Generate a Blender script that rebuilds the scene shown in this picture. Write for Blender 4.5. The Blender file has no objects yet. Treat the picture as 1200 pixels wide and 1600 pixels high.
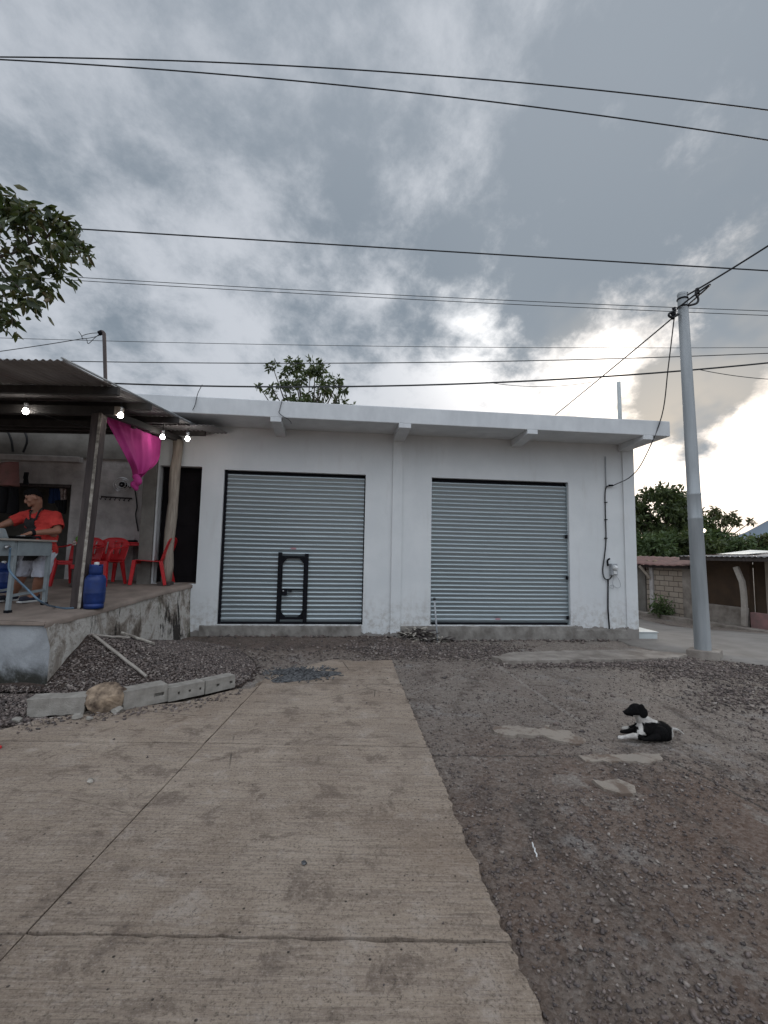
import bpy, bmesh, math, random
import numpy as np
from mathutils import Vector, Matrix
random.seed(7); RNG = np.random.default_rng(11)
SC = bpy.context.scene; COL = SC.collection
rad = math.radians
# ------------------------------------------------------------------ camera model (same numbers as the camera below)
F = 720.0; CAMH = 1.6; PITCH = math.atan(66/F); ROLL = rad(1.08)
_f = np.array([0, math.cos(PITCH), math.sin(PITCH)]); _u = np.array([0, -math.sin(PITCH), math.cos(PITCH)]); _r = np.array([1., 0, 0])
CR = _r*math.cos(ROLL)+_u*math.sin(ROLL); CU = -_r*math.sin(ROLL)+_u*math.cos(ROLL); CC = np.array([0, 0, CAMH])
def ray(x, y): return _f+CR*(x-600)/F+CU*(800-y)/F
def gr(x, y, z=0.0): d = ray(x, y); return CC+d*((z-CAMH)/d[2])          # photo pixel -> point on a level plane
def aty(x, y, Y): d = ray(x, y); return CC+d*(Y/d[1])                     # photo pixel -> point at a depth
def onplane(x, y, P, N): d = ray(x, y); return CC+d*(np.dot(np.array(P)-CC, N)/np.dot(d, N))
TH = rad(6); FD = np.array([math.cos(TH), math.sin(TH), 0]); FN = np.array([-math.sin(TH), math.cos(TH), 0]); FO = gr(612, 1000)
def fac(x, y, off=0.0): q = onplane(x, y, FO+FN*off, FN); return float((q-FO) @ FD), float(q[2])
FLOOR0, FSL, FY0 = 0.774, 0.073, 5.336
def zfl(y): return FLOOR0+FSL*(y-FY0)
def fl(x, y): return onplane(x, y, (0, FY0, FLOOR0), np.array([0, -FSL, 1.0]))

# ------------------------------------------------------------------ objects
W = {}
def tag(o, label=None, cat=None, group=None, kind=None):
    if label: o['label'] = label
    if cat: o['category'] = cat
    if group: o['group'] = group
    if kind: o['kind'] = kind
    return o
def thing(name, label, cat, loc=(0, 0, 0), rz=0.0, group=None):
    o = bpy.data.objects.new(name, None); COL.objects.link(o); o.empty_display_size = .1
    o.location = [float(v) for v in loc]; o.rotation_euler = (0, 0, rz)
    W[o] = Matrix.Translation(Vector(o.location)) @ Matrix.Rotation(rz, 4, 'Z')
    return tag(o, label, cat, group)
class MB:
    def __init__(s): s.v = []; s.f = []
    def add(s, vs, fs):
        n = len(s.v); s.v += [tuple(float(c) for c in v) for v in vs]; s.f += [tuple(i+n for i in f) for f in fs]; return s
    def box(s, x0, x1, y0, y1, z0, z1):
        return s.add([(x0,y0,z0),(x1,y0,z0),(x1,y1,z0),(x0,y1,z0),(x0,y0,z1),(x1,y0,z1),(x1,y1,z1),(x0,y1,z1)],
                     [(3,2,1,0),(4,5,6,7),(0,1,5,4),(1,2,6,5),(2,3,7,6),(3,0,4,7)])
    def bar(s, a, b, w, h, up=(0, 0, 1), w2=None, h2=None):
        a = Vector(a); b = Vector(b); d = (b-a).normalized(); up = Vector(up)
        x = d.cross(up)
        if x.length < 1e-4: x = d.cross(Vector((0, 1, 0)))
        x.normalize(); y = x.cross(d); w2 = w2 or w; h2 = h2 or h; vs = []
        for p, ww, hh in ((a, w, h), (b, w2, h2)):
            for i, j in ((-1,-1),(1,-1),(1,1),(-1,1)): vs.append(p+x*(ww/2*i)+y*(hh/2*j))
        return s.add(vs, [(3,2,1,0),(4,5,6,7),(0,1,5,4),(1,2,6,5),(2,3,7,6),(3,0,4,7)])
    def tube(s, pts, r, seg=8, cap=True):
        pts = [Vector(p) for p in pts]; n = len(pts); rs = r if isinstance(r, (list, tuple)) else [r]*n
        t0 = (pts[1]-pts[0]).normalized(); nx = t0.cross(Vector((0.13, 0.31, 1))); 
        if nx.length < 1e-3: nx = t0.cross(Vector((1, 0, 0)))
        nx.normalize(); vs = []; fs = []
        for i, p in enumerate(pts):
            t = (pts[min(i+1, n-1)]-pts[max(i-1, 0)]).normalized(); nx = (nx-t*nx.dot(t)).normalized(); ny = t.cross(nx)
            for k in range(seg):
                a = 2*math.pi*k/seg; vs.append(p+(nx*math.cos(a)+ny*math.sin(a))*rs[i])
        for i in range(n-1):
            for k in range(seg): k2 = (k+1) % seg; fs.append((i*seg+k, i*seg+k2, (i+1)*seg+k2, (i+1)*seg+k))
        if cap: fs.append(tuple(range(seg))[::-1]); fs.append(tuple((n-1)*seg+k for k in range(seg)))
        return s.add(vs, fs)
    def lathe(s, c, prof, seg=24, ax=(0, 0, 1)):
        return s.tube([Vector(c)+Vector(ax)*z for r, z in prof], [max(r, 1e-4) for r, z in prof], seg)
    def ell(s, c, r, seg=16, rings=10, rot=None):
        c = Vector(c); vs = []; fs = []; M = rot or Matrix.Identity(3)
        for i in range(rings+1):
            t = math.pi*i/rings
            for k in range(seg):
                a = 2*math.pi*k/seg; vs.append(c+M @ Vector((r[0]*math.sin(t)*math.cos(a), r[1]*math.sin(t)*math.sin(a), r[2]*math.cos(t))))
        for i in range(rings):
            for k in range(seg): k2 = (k+1) % seg; fs.append((i*seg+k, (i+1)*seg+k, (i+1)*seg+k2, i*seg+k2))
        return s.add(vs, fs)
    def bone(s, a, ra, b, rb, n=7):
        a = Vector(a); b = Vector(b); s.ell(a, (ra,)*3, 14, 8); s.ell(b, (rb,)*3, 14, 8)
        return s.tube([a+(b-a)*i/n for i in range(n+1)], [ra+(rb-ra)*i/n for i in range(n+1)], 14)
    def prism(s, poly, z0, z1):                                             # polygon in (x,y) extruded in z
        n = len(poly); vs = [(p[0], p[1], z0) for p in poly]+[(p[0], p[1], z1) for p in poly]
        return s.add(vs, [tuple(range(n))[::-1], tuple(range(n, 2*n))]+[(i, (i+1) % n, n+(i+1) % n, n+i) for i in range(n)])
    def prism_xz(s, poly, y0, y1):                                          # polygon in (x,z) extruded in y
        n = len(poly); vs = [(p[0], y0, p[1]) for p in poly]+[(p[0], y1, p[1]) for p in poly]
        return s.add(vs, [tuple(range(n)), tuple(range(n, 2*n))[::-1]]+[(i, n+i, n+(i+1) % n, (i+1) % n) for i in range(n)])
    def grid(s, P):                                                         # P[i][j] points
        n = len(P); m = len(P[0])
        return s.add([p for row in P for p in row], [(i*m+j, i*m+j+1, (i+1)*m+j+1, (i+1)*m+j) for i in range(n-1) for j in range(m-1)])
    def mesh(s, name):
        me = bpy.data.meshes.new(name); me.from_pydata(s.v, [], s.f); me.validate(); me.update(); return me
    def build(s, name, mat, parent=None, origin=None, world=True, smooth=False, bevel=0, solid=0, fix=True):
        me = s.mesh(name)
        if fix:
            bm = bmesh.new(); bm.from_mesh(me); bmesh.ops.recalc_face_normals(bm, faces=bm.faces); bm.to_mesh(me); bm.free()
        return link(name, me, mat, parent, origin, world, smooth, bevel, solid)
def link(name, me, mat, parent=None, origin=None, world=True, smooth=False, bevel=0, solid=0):
    o = bpy.data.objects.new(name, me); COL.objects.link(o)
    for m in (mat if isinstance(mat, (list, tuple)) else [mat]): me.materials.append(m)
    if parent is not None:
        o.parent = parent; W[o] = W[parent]
        if world: me.transform(W[parent].inverted())
    elif origin is not None:
        o.location = [float(v) for v in origin]; W[o] = Matrix.Translation(Vector(o.location))
        if world: me.transform(W[o].inverted())
    else: W[o] = Matrix.Identity(4)
    if smooth:
        me.shade_smooth()
        if smooth != True:
            try: me.set_sharp_from_angle(angle=rad(smooth))
            except Exception: pass
    if bevel:
        b = o.modifiers.new('bevel', 'BEVEL'); b.width = bevel; b.segments = 2; b.limit_method = 'ANGLE'; b.angle_limit = rad(40)
    if solid:
        b = o.modifiers.new('solid', 'SOLIDIFY'); b.thickness = solid; b.offset = 0
    return o
def wrinkle(me, amp, s1=9, s2=15, seed=3):
    for v_ in me.vertices:
        c = v_.co; n_ = float(fbm(np.array(c.x*s1+c.z*s1*.6), np.array(c.z*s2-c.y*s1), 4, seed)); v_.co = c+v_.normal*(n_*amp)
    me.update(); return me
def remesh(mb, voxel, it=3, keep=None, fac_=.5):
    me = mb.mesh('tmp'); o = bpy.data.objects.new('tmp', me); COL.objects.link(o)
    m = o.modifiers.new('r', 'REMESH'); m.mode = 'VOXEL'; m.voxel_size = voxel
    m = o.modifiers.new('s', 'SMOOTH'); m.factor = fac_; m.iterations = it
    dg = bpy.context.evaluated_depsgraph_get(); dg.update(); ev = o.evaluated_get(dg)
    res = bpy.data.meshes.new_from_object(ev); bpy.data.objects.remove(o); bpy.data.meshes.remove(me)
    if keep:
        bm = bmesh.new(); bm.from_mesh(res)
        bmesh.ops.delete(bm, geom=[f for f in bm.faces if not keep(f.calc_center_median())], context='FACES'); bm.to_mesh(res); bm.free()
    res.shade_smooth(); return res
def copy_thing(root, loc, rz):
    c = root.copy(); COL.objects.link(c); c.location = loc; c.rotation_euler = (0, 0, rz)
    for ch in root.children:
        d = ch.copy(); COL.objects.link(d); d.parent = c
        for g in ch.children:
            e = g.copy(); COL.objects.link(e); e.parent = d
    return c
def npmesh(name, V, T, quad=False):
    me = bpy.data.meshes.new(name); k = T.shape[1]
    me.vertices.add(len(V)); me.vertices.foreach_set('co', V.astype(np.float32).ravel())
    me.loops.add(T.size); me.loops.foreach_set('vertex_index', T.astype(np.int32).ravel())
    me.polygons.add(len(T)); me.polygons.foreach_set('loop_start', np.arange(0, T.size, k, dtype=np.int32)); me.polygons.foreach_set('loop_total', np.full(len(T), k, dtype=np.int32))
    me.update(calc_edges=True); me.validate(); return me

# ------------------------------------------------------------------ numpy noise
def vnoise(x, y, seed=0):
    xi = np.floor(x).astype(np.int64); yi = np.floor(y).astype(np.int64); fx = x-xi; fy = y-yi
    fx = fx*fx*(3-2*fx); fy = fy*fy*(3-2*fy)
    def h(a, b):
        n = (a*374761393+b*668265263+seed*1442695041) & 0xffffffff; n = ((n ^ (n >> 13))*1274126177) & 0xffffffff
        return ((n ^ (n >> 16)) & 0xffff)/65535.0
    return (h(xi, yi)*(1-fx)+h(xi+1, yi)*fx)*(1-fy)+(h(xi, yi+1)*(1-fx)+h(xi+1, yi+1)*fx)*fy
def fbm(x, y, oct=4, seed=0):
    r = 0; a = .5
    for i in range(oct): r = r+a*(vnoise(x, y, seed+i)-.5); x = x*2.03+7.1; y = y*2.03+3.7; a *= .5
    return r
def sst(a, b, x): t = np.clip((x-a)/(b-a), 0, 1); return t*t*(3-2*t)

# ------------------------------------------------------------------ materials
class NT:
    def __init__(s, nt): s.nt = nt; s.n = nt.nodes; s.l = nt.links
    def node(s, t, **k):
        n = s.n.new(t)
        for a, b in k.items(): setattr(n, a, b)
        return n
    def put(s, sock, v):
        if v is None: return
        if hasattr(v, 'is_output') or isinstance(v, bpy.types.NodeSocket): s.l.new(v, sock)
        else: sock.default_value = v
    def m(s, op, a, b=None, c=None, clamp=False):
        n = s.node('ShaderNodeMath', operation=op, use_clamp=clamp)
        for i, v in enumerate((a, b, c)): s.put(n.inputs[i], v)
        return n.outputs[0]
    def vm(s, op, a, b=None):
        n = s.node('ShaderNodeVectorMath', operation=op); s.put(n.inputs[0], a); s.put(n.inputs[1], b)
        return n.outputs['Value'] if op in ('DOT_PRODUCT', 'LENGTH', 'DISTANCE') else n.outputs[0]
    def noise(s, vec, scale, detail=4, rough=.5, dist=0.0):
        n = s.node('ShaderNodeTexNoise'); s.put(n.inputs['Vector'], vec); n.inputs['Scale'].default_value = scale
        n.inputs['Detail'].default_value = detail; n.inputs['Roughness'].default_value = rough; n.inputs['Distortion'].default_value = dist
        return n.outputs['Fac']
    def voro(s, vec, scale, feature='F1', out='Distance'):
        n = s.node('ShaderNodeTexVoronoi', feature=feature); s.put(n.inputs['Vector'], vec); n.inputs['Scale'].default_value = scale
        return n.outputs[out]
    def ramp(s, fac, stops):
        n = s.node('ShaderNodeValToRGB'); e = n.color_ramp.elements
        while len(e) < len(stops): e.new(.5)
        for el, (p, c) in zip(e, stops):
            el.position = p; el.color = (*(c if isinstance(c, (tuple, list)) else (c, c, c)), 1)
        s.put(n.inputs[0], fac); return n.outputs[0]
    def mix(s, fac, a, b, blend='MIX'):
        n = s.node('ShaderNodeMix', data_type='RGBA', blend_type=blend); s.put(n.inputs[0], fac)
        for i, v in ((6, a), (7, b)): s.put(n.inputs[i], (*v, 1) if isinstance(v, (tuple, list)) and len(v) == 3 else v)
        return n.outputs[2]
    def map(s, vec, scale=(1, 1, 1), loc=(0, 0, 0), rot=(0, 0, 0)):
        n = s.node('ShaderNodeMapping'); s.put(n.inputs[0], vec); n.inputs['Scale'].default_value = scale; n.inputs['Location'].default_value = loc; n.inputs['Rotation'].default_value = rot
        return n.outputs[0]
    def range(s, v, a, b, c=0.0, d=1.0, smooth=True):
        n = s.node('ShaderNodeMapRange'); 
        if smooth: n.interpolation_type = 'SMOOTHSTEP'
        s.put(n.inputs[0], v)
        for i, q in enumerate((a, b, c, d)): s.put(n.inputs[i+1], q)
        return n.outputs[0]
    def bump(s, h, strength=.3, dist=.01, normal=None):
        n = s.node('ShaderNodeBump'); n.inputs['Strength'].default_value = strength; n.inputs['Distance'].default_value = dist
        s.put(n.inputs['Height'], h); 
        if normal: s.put(n.inputs['Normal'], normal)
        return n.outputs[0]
def newmat(name):
    m = bpy.data.materials.new(name); m.use_nodes = True; t = NT(m.node_tree); b = t.n['Principled BSDF']
    co = t.node('ShaderNodeTexCoord').outputs['Object']; return m, t, b, co
def setb(t, b, col=None, rough=None, metal=None, normal=None, spec=None):
    if col is not None: t.put(b.inputs['Base Color'], (*col, 1) if isinstance(col, tuple) else col)
    if rough is not None: t.put(b.inputs['Roughness'], rough)
    if metal is not None: t.put(b.inputs['Metallic'], metal)
    if normal is not None: t.put(b.inputs['Normal'], normal)
    if spec is not None: b.inputs['Specular IOR Level'].default_value = spec
def pm(name, c1, c2=None, scale=6, rough=.7, metal=0.0, bump=.15, bscale=40, stretch=(1, 1, 1), spec=.4, bd=.01):
    m, t, b, co = newmat(name); v = t.map(co, stretch)
    c2 = c2 or tuple(x*.75 for x in c1)
    n = t.noise(v, scale, 6, .62); col = t.ramp(n, [(.34, c2), (.64, c1)])
    setb(t, b, col, t.m('ADD', t.m('MULTIPLY', n, .2), rough-.1), metal, t.bump(t.noise(v, bscale, 4, .6), bump, bd), spec); return m
def leafmat(name, cols, trans=.25):
    m, t, b, co = newmat(name); g = t.node('ShaderNodeNewGeometry').outputs['Random Per Island']
    n = len(cols); col = t.ramp(g, [(i/(n-1), c) for i, c in enumerate(cols)])
    setb(t, b, col, .5, 0, None, .35)
    tr = t.node('ShaderNodeBsdfTranslucent'); t.put(tr.inputs[0], t.mix(.5, col, (.12, .17, .03)))
    mx = t.node('ShaderNodeMixShader'); mx.inputs[0].default_value = trans; t.l.new(b.outputs[0], mx.inputs[1]); t.l.new(tr.outputs[0], mx.inputs[2])
    t.l.new(mx.outputs[0], t.n['Material Output'].inputs[0]); return m
def emis(name, col, st):
    m, t, b, co = newmat(name); setb(t, b, col, .4); b.inputs['Emission Color'].default_value = (*col, 1); b.inputs['Emission Strength'].default_value = st; return m

M = {}
# white painted plaster, ragged paint edge above bare mortar near the ground
m, t, b, co = newmat('white_plaster'); M['plaster'] = m
sx = t.node('ShaderNodeSeparateXYZ'); t.l.new(co, sx.inputs[0])
n1 = t.noise(co, 1.3, 5, .6); n2 = t.noise(t.map(co, (1, 1, .15)), 5, 5, .65); n3 = t.noise(co, 9, 6, .7)
white = t.mix(t.range(n1, .35, .7), (.60, .61, .605), (.66, .665, .655)); white = t.mix(t.range(n2, .54, .72, 0, .26), white, (.46, .44, .41)); white = t.mix(t.range(t.noise(co, .45, 6, .65, .4), .52, .66, 0, .3), white, (.56, .56, .57))
edge = t.m('ADD', t.m('MULTIPLY', t.m('SUBTRACT', t.noise(co, 3.2, 5, .65), .5), .34), t.range(sx.outputs[0], .2, 1.2, .14, .235))
bare = t.m('LESS_THAN', sx.outputs[2], edge)
splash = t.m('MULTIPLY', t.range(sx.outputs[2], 1.0, .2), t.range(n3, .42, .68, 0, .7)); white = t.mix(splash, white, (.33, .29, .25))
spots = t.range(t.voro(co, 6.5), .035, .02); white = t.mix(t.m('MULTIPLY', spots, t.m('MULTIPLY', t.range(n1, .52, .6), .6)), white, (.25, .24, .23))
mort = t.mix(n3, (.17, .155, .14), (.30, .275, .25))
bh = t.m('ADD', t.m('MULTIPLY', t.noise(co, 22, 5, .7), .4), t.m('MULTIPLY', bare, t.m('SUBTRACT', t.noise(co, 12, 6, .7), 1.2)))
setb(t, b, t.mix(bare, white, mort), .85, 0, t.bump(bh, .35, .012), .2)
M['roofwhite'] = pm('roof_slab_paint', (.635, .645, .645), (.535, .545, .55), 3.2, .8, bump=.25, bscale=14, spec=.2, stretch=(1, 1, .5))
M['mortar'] = pm('rough_mortar', (.27, .25, .225), (.14, .125, .11), 4, .95, bump=.6, bscale=30, spec=.15)
# galvanised shutter
m, t, b, co = newmat('galvanised_slats'); M['galv'] = m
n = t.noise(t.map(co, (.6, 1, 9)), 3, 5, .6); sc = t.noise(t.map(co, (14, 1, 1)), 4, 4, .7)
setb(t, b, t.mix(n, (.33, .375, .39), (.45, .50, .515)), t.m('ADD', t.m('MULTIPLY', sc, .25), .28), .75, t.bump(t.noise(t.map(co, (1, 1, 3)), 5, 3, .5), .12, .01))
M['black'] = pm('black_paint', (.010, .010, .013), (.006, .006, .008), 8, .75, bump=.1, spec=.12)
M['dark'] = pm('dark_void', (.012, .011, .011), (.008, .008, .008), 3, .9, bump=0)
M['greydoor'] = pm('dark_brown_door', (.012, .010, .011), (.007, .006, .0065), 3, .85, spec=.1)
M['rubber'] = pm('black_cable', (.015, .015, .017), (.01, .01, .011), 8, .5, bump=0)
M['pvc'] = pm('grey_conduit', (.36, .37, .38), (.28, .29, .3), 6, .5, bump=.05)
M['steel'] = pm('galvanised_steel', (.37, .385, .39), (.26, .275, .28), 5, .5, .35, .12, 14, (1, 1, .12))
M['conc'] = pm('weathered_concrete', (.31, .275, .24), (.16, .135, .115), 3, .95, bump=.6, bscale=35, spec=.15)
M['conclight'] = pm('pale_concrete', (.36, .325, .285), (.25, .22, .19), 4, .95, bump=.5, bscale=30, spec=.15)
M['block'] = pm('cement_block', (.33, .305, .27), (.22, .20, .175), 9, .95, bump=.8, bscale=90, spec=.1)
M['tile'] = pm('pale_tile', (.50, .53, .52), (.42, .44, .43), 3, .6, bump=.03)
M['wood'] = pm('weathered_wood', (.36, .31, .25), (.20, .16, .13), 5, .85, bump=.5, bscale=22, stretch=(6, 6, .5))
M['darkwood'] = pm('dark_timber', (.07, .055, .05), (.035, .028, .025), 5, .8, bump=.5, bscale=22, stretch=(6, 6, .6))
M['beam'] = pm('dark_beam_timber', (.05, .045, .042), (.025, .022, .02), 5, .85, bump=.4, bscale=20)  # near-black timber of the canopy beams
M['postgrey'] = pm('steel_channel_post', (.085, .065, .06), (.04, .03, .028), 4, .6, .2, .3, 25, (3, 3, .5))
M['zinc'] = pm('dull_zinc_sheet', (.30, .285, .28), (.16, .145, .14), 2.5, .65, .1, .15, 20, (1, .3, 1))
M['rust'] = pm('rusty_sheet', (.19, .10, .085), (.10, .055, .05), 5, .8, .1, .3, 30)
M['red'] = pm('red_plastic', (.50, .018, .022), (.40, .014, .018), 3, .38, bump=.04)
M['bluegas'] = pm('blue_enamel', (.011, .036, .165), (.007, .02, .085), 6, .42, .1, .08, 20)
M['grill'] = pm('pale_grey_enamel', (.29, .325, .335), (.21, .235, .245), 5, .5, .2, .08, 20)
M['bluehose'] = pm('blue_hose', (.10, .16, .22), None, 8, .45, bump=0)
M['skin'] = pm('skin', (.32, .155, .10), (.25, .115, .072), 7, .5, bump=.05, spec=.4)
M['hair'] = pm('black_hair', (.008, .007, .007), None, 30, .9, bump=.5, bscale=120, spec=.1)
M['shirt'] = pm('coral_shirt', (.56, .055, .045), (.42, .035, .03), 6, .85, bump=.3, bscale=14, spec=.2)
M['apron'] = pm('black_apron', (.014, .012, .013), (.009, .008, .008), 6, .8, bump=.3, bscale=12)
M['shorts'] = pm('pale_shorts', (.55, .56, .61), (.40, .41, .47), 7, .85, bump=.3, bscale=16)
M['shoe'] = pm('dark_shoe', (.03, .032, .05), (.02, .02, .03), 9, .7)
M['sole'] = pm('white_sole', (.6, .6, .58), None, 9, .6)
M['metal'] = pm('bright_metal', (.6, .6, .6), None, 9, .3, .9, 0)
M['rock'] = pm('tan_rock', (.36, .27, .19), (.06, .042, .033), 9, .95, bump=.8, bscale=18, spec=.15)
M['clothblue'] = pm('navy_cloth', (.012, .035, .11), None, 9, .85, bump=.2)
M['clothblack'] = pm('black_cloth', (.012, .012, .014), None, 9, .9, bump=.2)
M['clothprint'] = pm('printed_cloth', (.55, .46, .42), (.10, .05, .04), 26, .9, bump=.2)
M['pinkbag'] = pm('pink_cloth', (.34, .15, .14), (.22, .12, .10), 6, .8, bump=.2)
M['green'] = pm('green_plastic', (.14, .30, .05), (.08, .2, .03), 9, .6)
M['bulb'] = emis('lit_bulb', (1, .97, .92), 26)
M['farlamp'] = emis('far_lamp', (1, .85, .6), 6)
M['white'] = pm('white_plastic', (.7, .7, .68), None, 9, .5, bump=0)
M['sticker'] = pm('pink_sticker', (.42, .24, .27), (.36, .2, .22), 30, .6, bump=0)
M['hill'] = pm('haze_tinted_hill', (.20, .235, .27), (.17, .20, .235), 8, 1, bump=0, spec=0)  # blue grey tint paints distance haze into the wooded hill's colour
M['ochre'] = pm('brown_wall', (.075, .046, .028), (.05, .032, .02), 3, .9, bump=.2)
M['pinkwall'] = pm('faded_pink_wall', (.32, .17, .16), (.20, .13, .12), 4, .9, bump=.3)
M['bark'] = pm('bark', (.10, .08, .065), (.05, .04, .034), 8, .95, bump=.8, bscale=30)
# pink hanging cloth
m, t, b, co = newmat('magenta_cloth'); M['pink'] = m
n = t.noise(co, 5, 4, .5); setb(t, b, t.mix(n, (.47, .035, .225), (.58, .06, .29)), .85, 0, t.bump(t.noise(co, 18, 4, .6), .3, .01))
tr = t.node('ShaderNodeBsdfTranslucent'); tr.inputs[0].default_value = (.5, .04, .24, 1); mx = t.node('ShaderNodeMixShader'); mx.inputs[0].default_value = .25
t.l.new(b.outputs[0], mx.inputs[1]); t.l.new(tr.outputs[0], mx.inputs[2]); t.l.new(mx.outputs[0], t.n['Material Output'].inputs[0])
# stained terrace plaster
m, t, b, co = newmat('mossy_render'); M['mossy'] = m
a = t.noise(t.map(co, (1, 1, .7)), 2.3, 9, .66, .5); a2 = t.noise(t.map(co, (1, 1, .4), (3, 1, 2)), 1.5, 8, .7, .5); a3 = t.noise(co, 17, 7, .72); a4 = t.noise(t.map(co, (1, 1, .32), (9, 4, 1)), 1.5, 9, .72, .4)
c = t.ramp(a, [(.38, (.10, .08, .065)), (.46, (.26, .225, .19)), (.53, (.46, .43, .39)), (.62, (.40, .37, .33)), (.72, (.22, .185, .155))])
c = t.mix(t.range(a3, .5, .68, 0, .6), c, (.13, .105, .085)); c = t.mix(t.range(a2, .51, .58, 0, .85), c, (.075, .07, .04)); c = t.mix(t.range(a4, .525, .575, 0, .95), c, (.028, .024, .021))
setb(t, b, c, .95, 0, t.bump(t.m('ADD', a3, t.m('MULTIPLY', a, 1.5)), .8, .025), .15)
m, t, b, co = newmat('grey_render'); M['greyrender'] = m
sx = t.node('ShaderNodeSeparateXYZ'); t.l.new(co, sx.inputs[0]); a = t.noise(co, 2.4, 7, .68, .5); a3 = t.noise(co, 16, 6, .7)
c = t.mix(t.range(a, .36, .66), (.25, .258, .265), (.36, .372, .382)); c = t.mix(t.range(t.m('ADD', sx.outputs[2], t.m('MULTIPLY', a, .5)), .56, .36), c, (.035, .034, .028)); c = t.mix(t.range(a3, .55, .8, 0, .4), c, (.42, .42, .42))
setb(t, b, c, .9, 0, t.bump(t.m('ADD', a3, a), .5, .015), .2)
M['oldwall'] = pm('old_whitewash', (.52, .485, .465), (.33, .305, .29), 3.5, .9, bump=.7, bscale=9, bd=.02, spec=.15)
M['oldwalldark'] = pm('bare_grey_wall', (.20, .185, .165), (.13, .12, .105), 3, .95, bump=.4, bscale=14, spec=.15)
M['floor'] = pm('worn_cement_floor', (.27, .215, .18), (.18, .145, .12), 3, .85, bump=.3, bscale=20, spec=.2)
# block wall
m, t, b, co = newmat('block_masonry'); M['masonry'] = m
br = t.node('ShaderNodeTexBrick'); v = t.node('ShaderNodeSeparateXYZ'); t.l.new(co, v.inputs[0]); cb = t.node('ShaderNodeCombineXYZ'); t.l.new(v.outputs[0], cb.inputs[0]); t.l.new(v.outputs[2], cb.inputs[1])
t.l.new(cb.outputs[0], br.inputs['Vector']); br.inputs['Scale'].default_value = 1; br.inputs['Brick Width'].default_value = .36; br.inputs['Row Height'].default_value = .175; br.inputs['Mortar Size'].default_value = .012; br.inputs['Bias'].default_value = 0
br.inputs['Color1'].default_value = (.40, .34, .28, 1); br.inputs['Color2'].default_value = (.31, .255, .205, 1); br.inputs['Mortar'].default_value = (.12, .095, .08, 1)
n = t.noise(co, 5, 6, .7); c = t.mix(t.range(n, .5, .75, 0, .6), br.outputs[0], (.17, .13, .10))
setb(t, b, c, .95, 0, t.bump(t.m('ADD', t.m('MULTIPLY', br.outputs['Fac'], -1), t.m('MULTIPLY', n, .5)), .6, .015), .1)
# bare earth and gravel yard
m, t, b, co = newmat('stony_earth'); M['earth'] = m
big = t.noise(co, .5, 6, .62, .5); mid = t.noise(co, 2.3, 8, .7, .5); fine = t.noise(co, 60, 8, .8); st = t.voro(co, 42); st2 = t.voro(co, 19); tr1 = t.noise(t.map(co, (1.6, .5, 1), rot=(0, 0, rad(25))), 1.6, 7, .68, .8)
sxy = t.node('ShaderNodeSeparateXYZ'); t.l.new(co, sxy.inputs[0]); worn = t.range(t.m('ADD', t.m('MULTIPLY', sxy.outputs[1], .16), t.m('MULTIPLY', big, 1.0)), .88, 1.25)
c = t.mix(t.range(big, .4, .62), (.19, .118, .086), (.26, .20, .16)); c = t.mix(t.m('MULTIPLY', worn, .75), c, (.335, .283, .238)); c = t.mix(t.range(tr1, .52, .66, 0, .8), c, (.075, .054, .045)); c = t.mix(t.range(mid, .54, .63, 0, .85), c, (.35, .305, .265)); c = t.mix(t.range(mid, .45, .34, 0, .75), c, (.095, .062, .050))
c = t.mix(t.range(t.noise(co, 1.15, 7, .72), .56, .66, 0, .65), c, (.37, .345, .325))
red = t.m('MULTIPLY', t.range(sxy.outputs[1], 7.0, 7.7), t.range(sxy.outputs[0], 1.6, .2)); c = t.mix(t.m('MULTIPLY', red, .8), c, t.mix(t.range(mid, .4, .6), (.05, .026, .019), (.115, .064, .047)))
def seam(A, B, w_, c, col, amt):                                             # straight old slab edges showing through the dirt
    A = np.array(A[:2]); B = np.array(B[:2]); d_ = (B-A)/np.linalg.norm(B-A); n_ = np.array([-d_[1], d_[0]]); L_ = float(np.linalg.norm(B-A))
    q = t.vm('SUBTRACT', co, (*A, 0.)); dn = t.m('ADD', t.vm('DOT_PRODUCT', q, (*n_, 0.)), t.m('MULTIPLY', t.m('SUBTRACT', fine, .5), .035)); al = t.vm('DOT_PRODUCT', q, (*d_, 0.))
    k_ = t.m('MULTIPLY', t.range(t.m('ABSOLUTE', dn), w_, w_*.3), t.m('MULTIPLY', t.m('GREATER_THAN', al, 0.), t.m('LESS_THAN', al, L_))); return t.mix(t.m('MULTIPLY', k_, amt), c, col)
for a_, b_, w_, cl_, am in (((1035, 1182), (1260, 1290), .022, (.035, .027, .022), .95), ((668, 1178), (1045, 1180), .018, (.045, .034, .028), .8), ((760, 1028), (905, 1125), .035, (.42, .375, .33), .75), ((905, 1125), (1010, 1190), .014, (.06, .045, .038), .5), ((1000, 1070), (1260, 1170), .022, (.045, .034, .028), .8), ((640, 1085), (760, 1040), .025, (.42, .375, .33), .6)): c = seam(gr(*a_), gr(*b_), w_, c, cl_, am)
stc = t.node('ShaderNodeTexVoronoi'); t.l.new(co, stc.inputs['Vector']); stc.inputs['Scale'].default_value = 42; sep = t.node('ShaderNodeSeparateColor'); t.l.new(stc.outputs['Color'], sep.inputs[0])
c = t.mix(.42, c, t.mix(t.range(sep.outputs[0], 0, 1, 0, 1, False), (.07, .056, .048), (.26, .235, .21))); c = t.mix(t.range(fine, .5, .66, 0, .62), c, (.06, .045, .037)); c = t.mix(t.range(fine, .46, .3, 0, .65), c, (.42, .36, .31))
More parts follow.
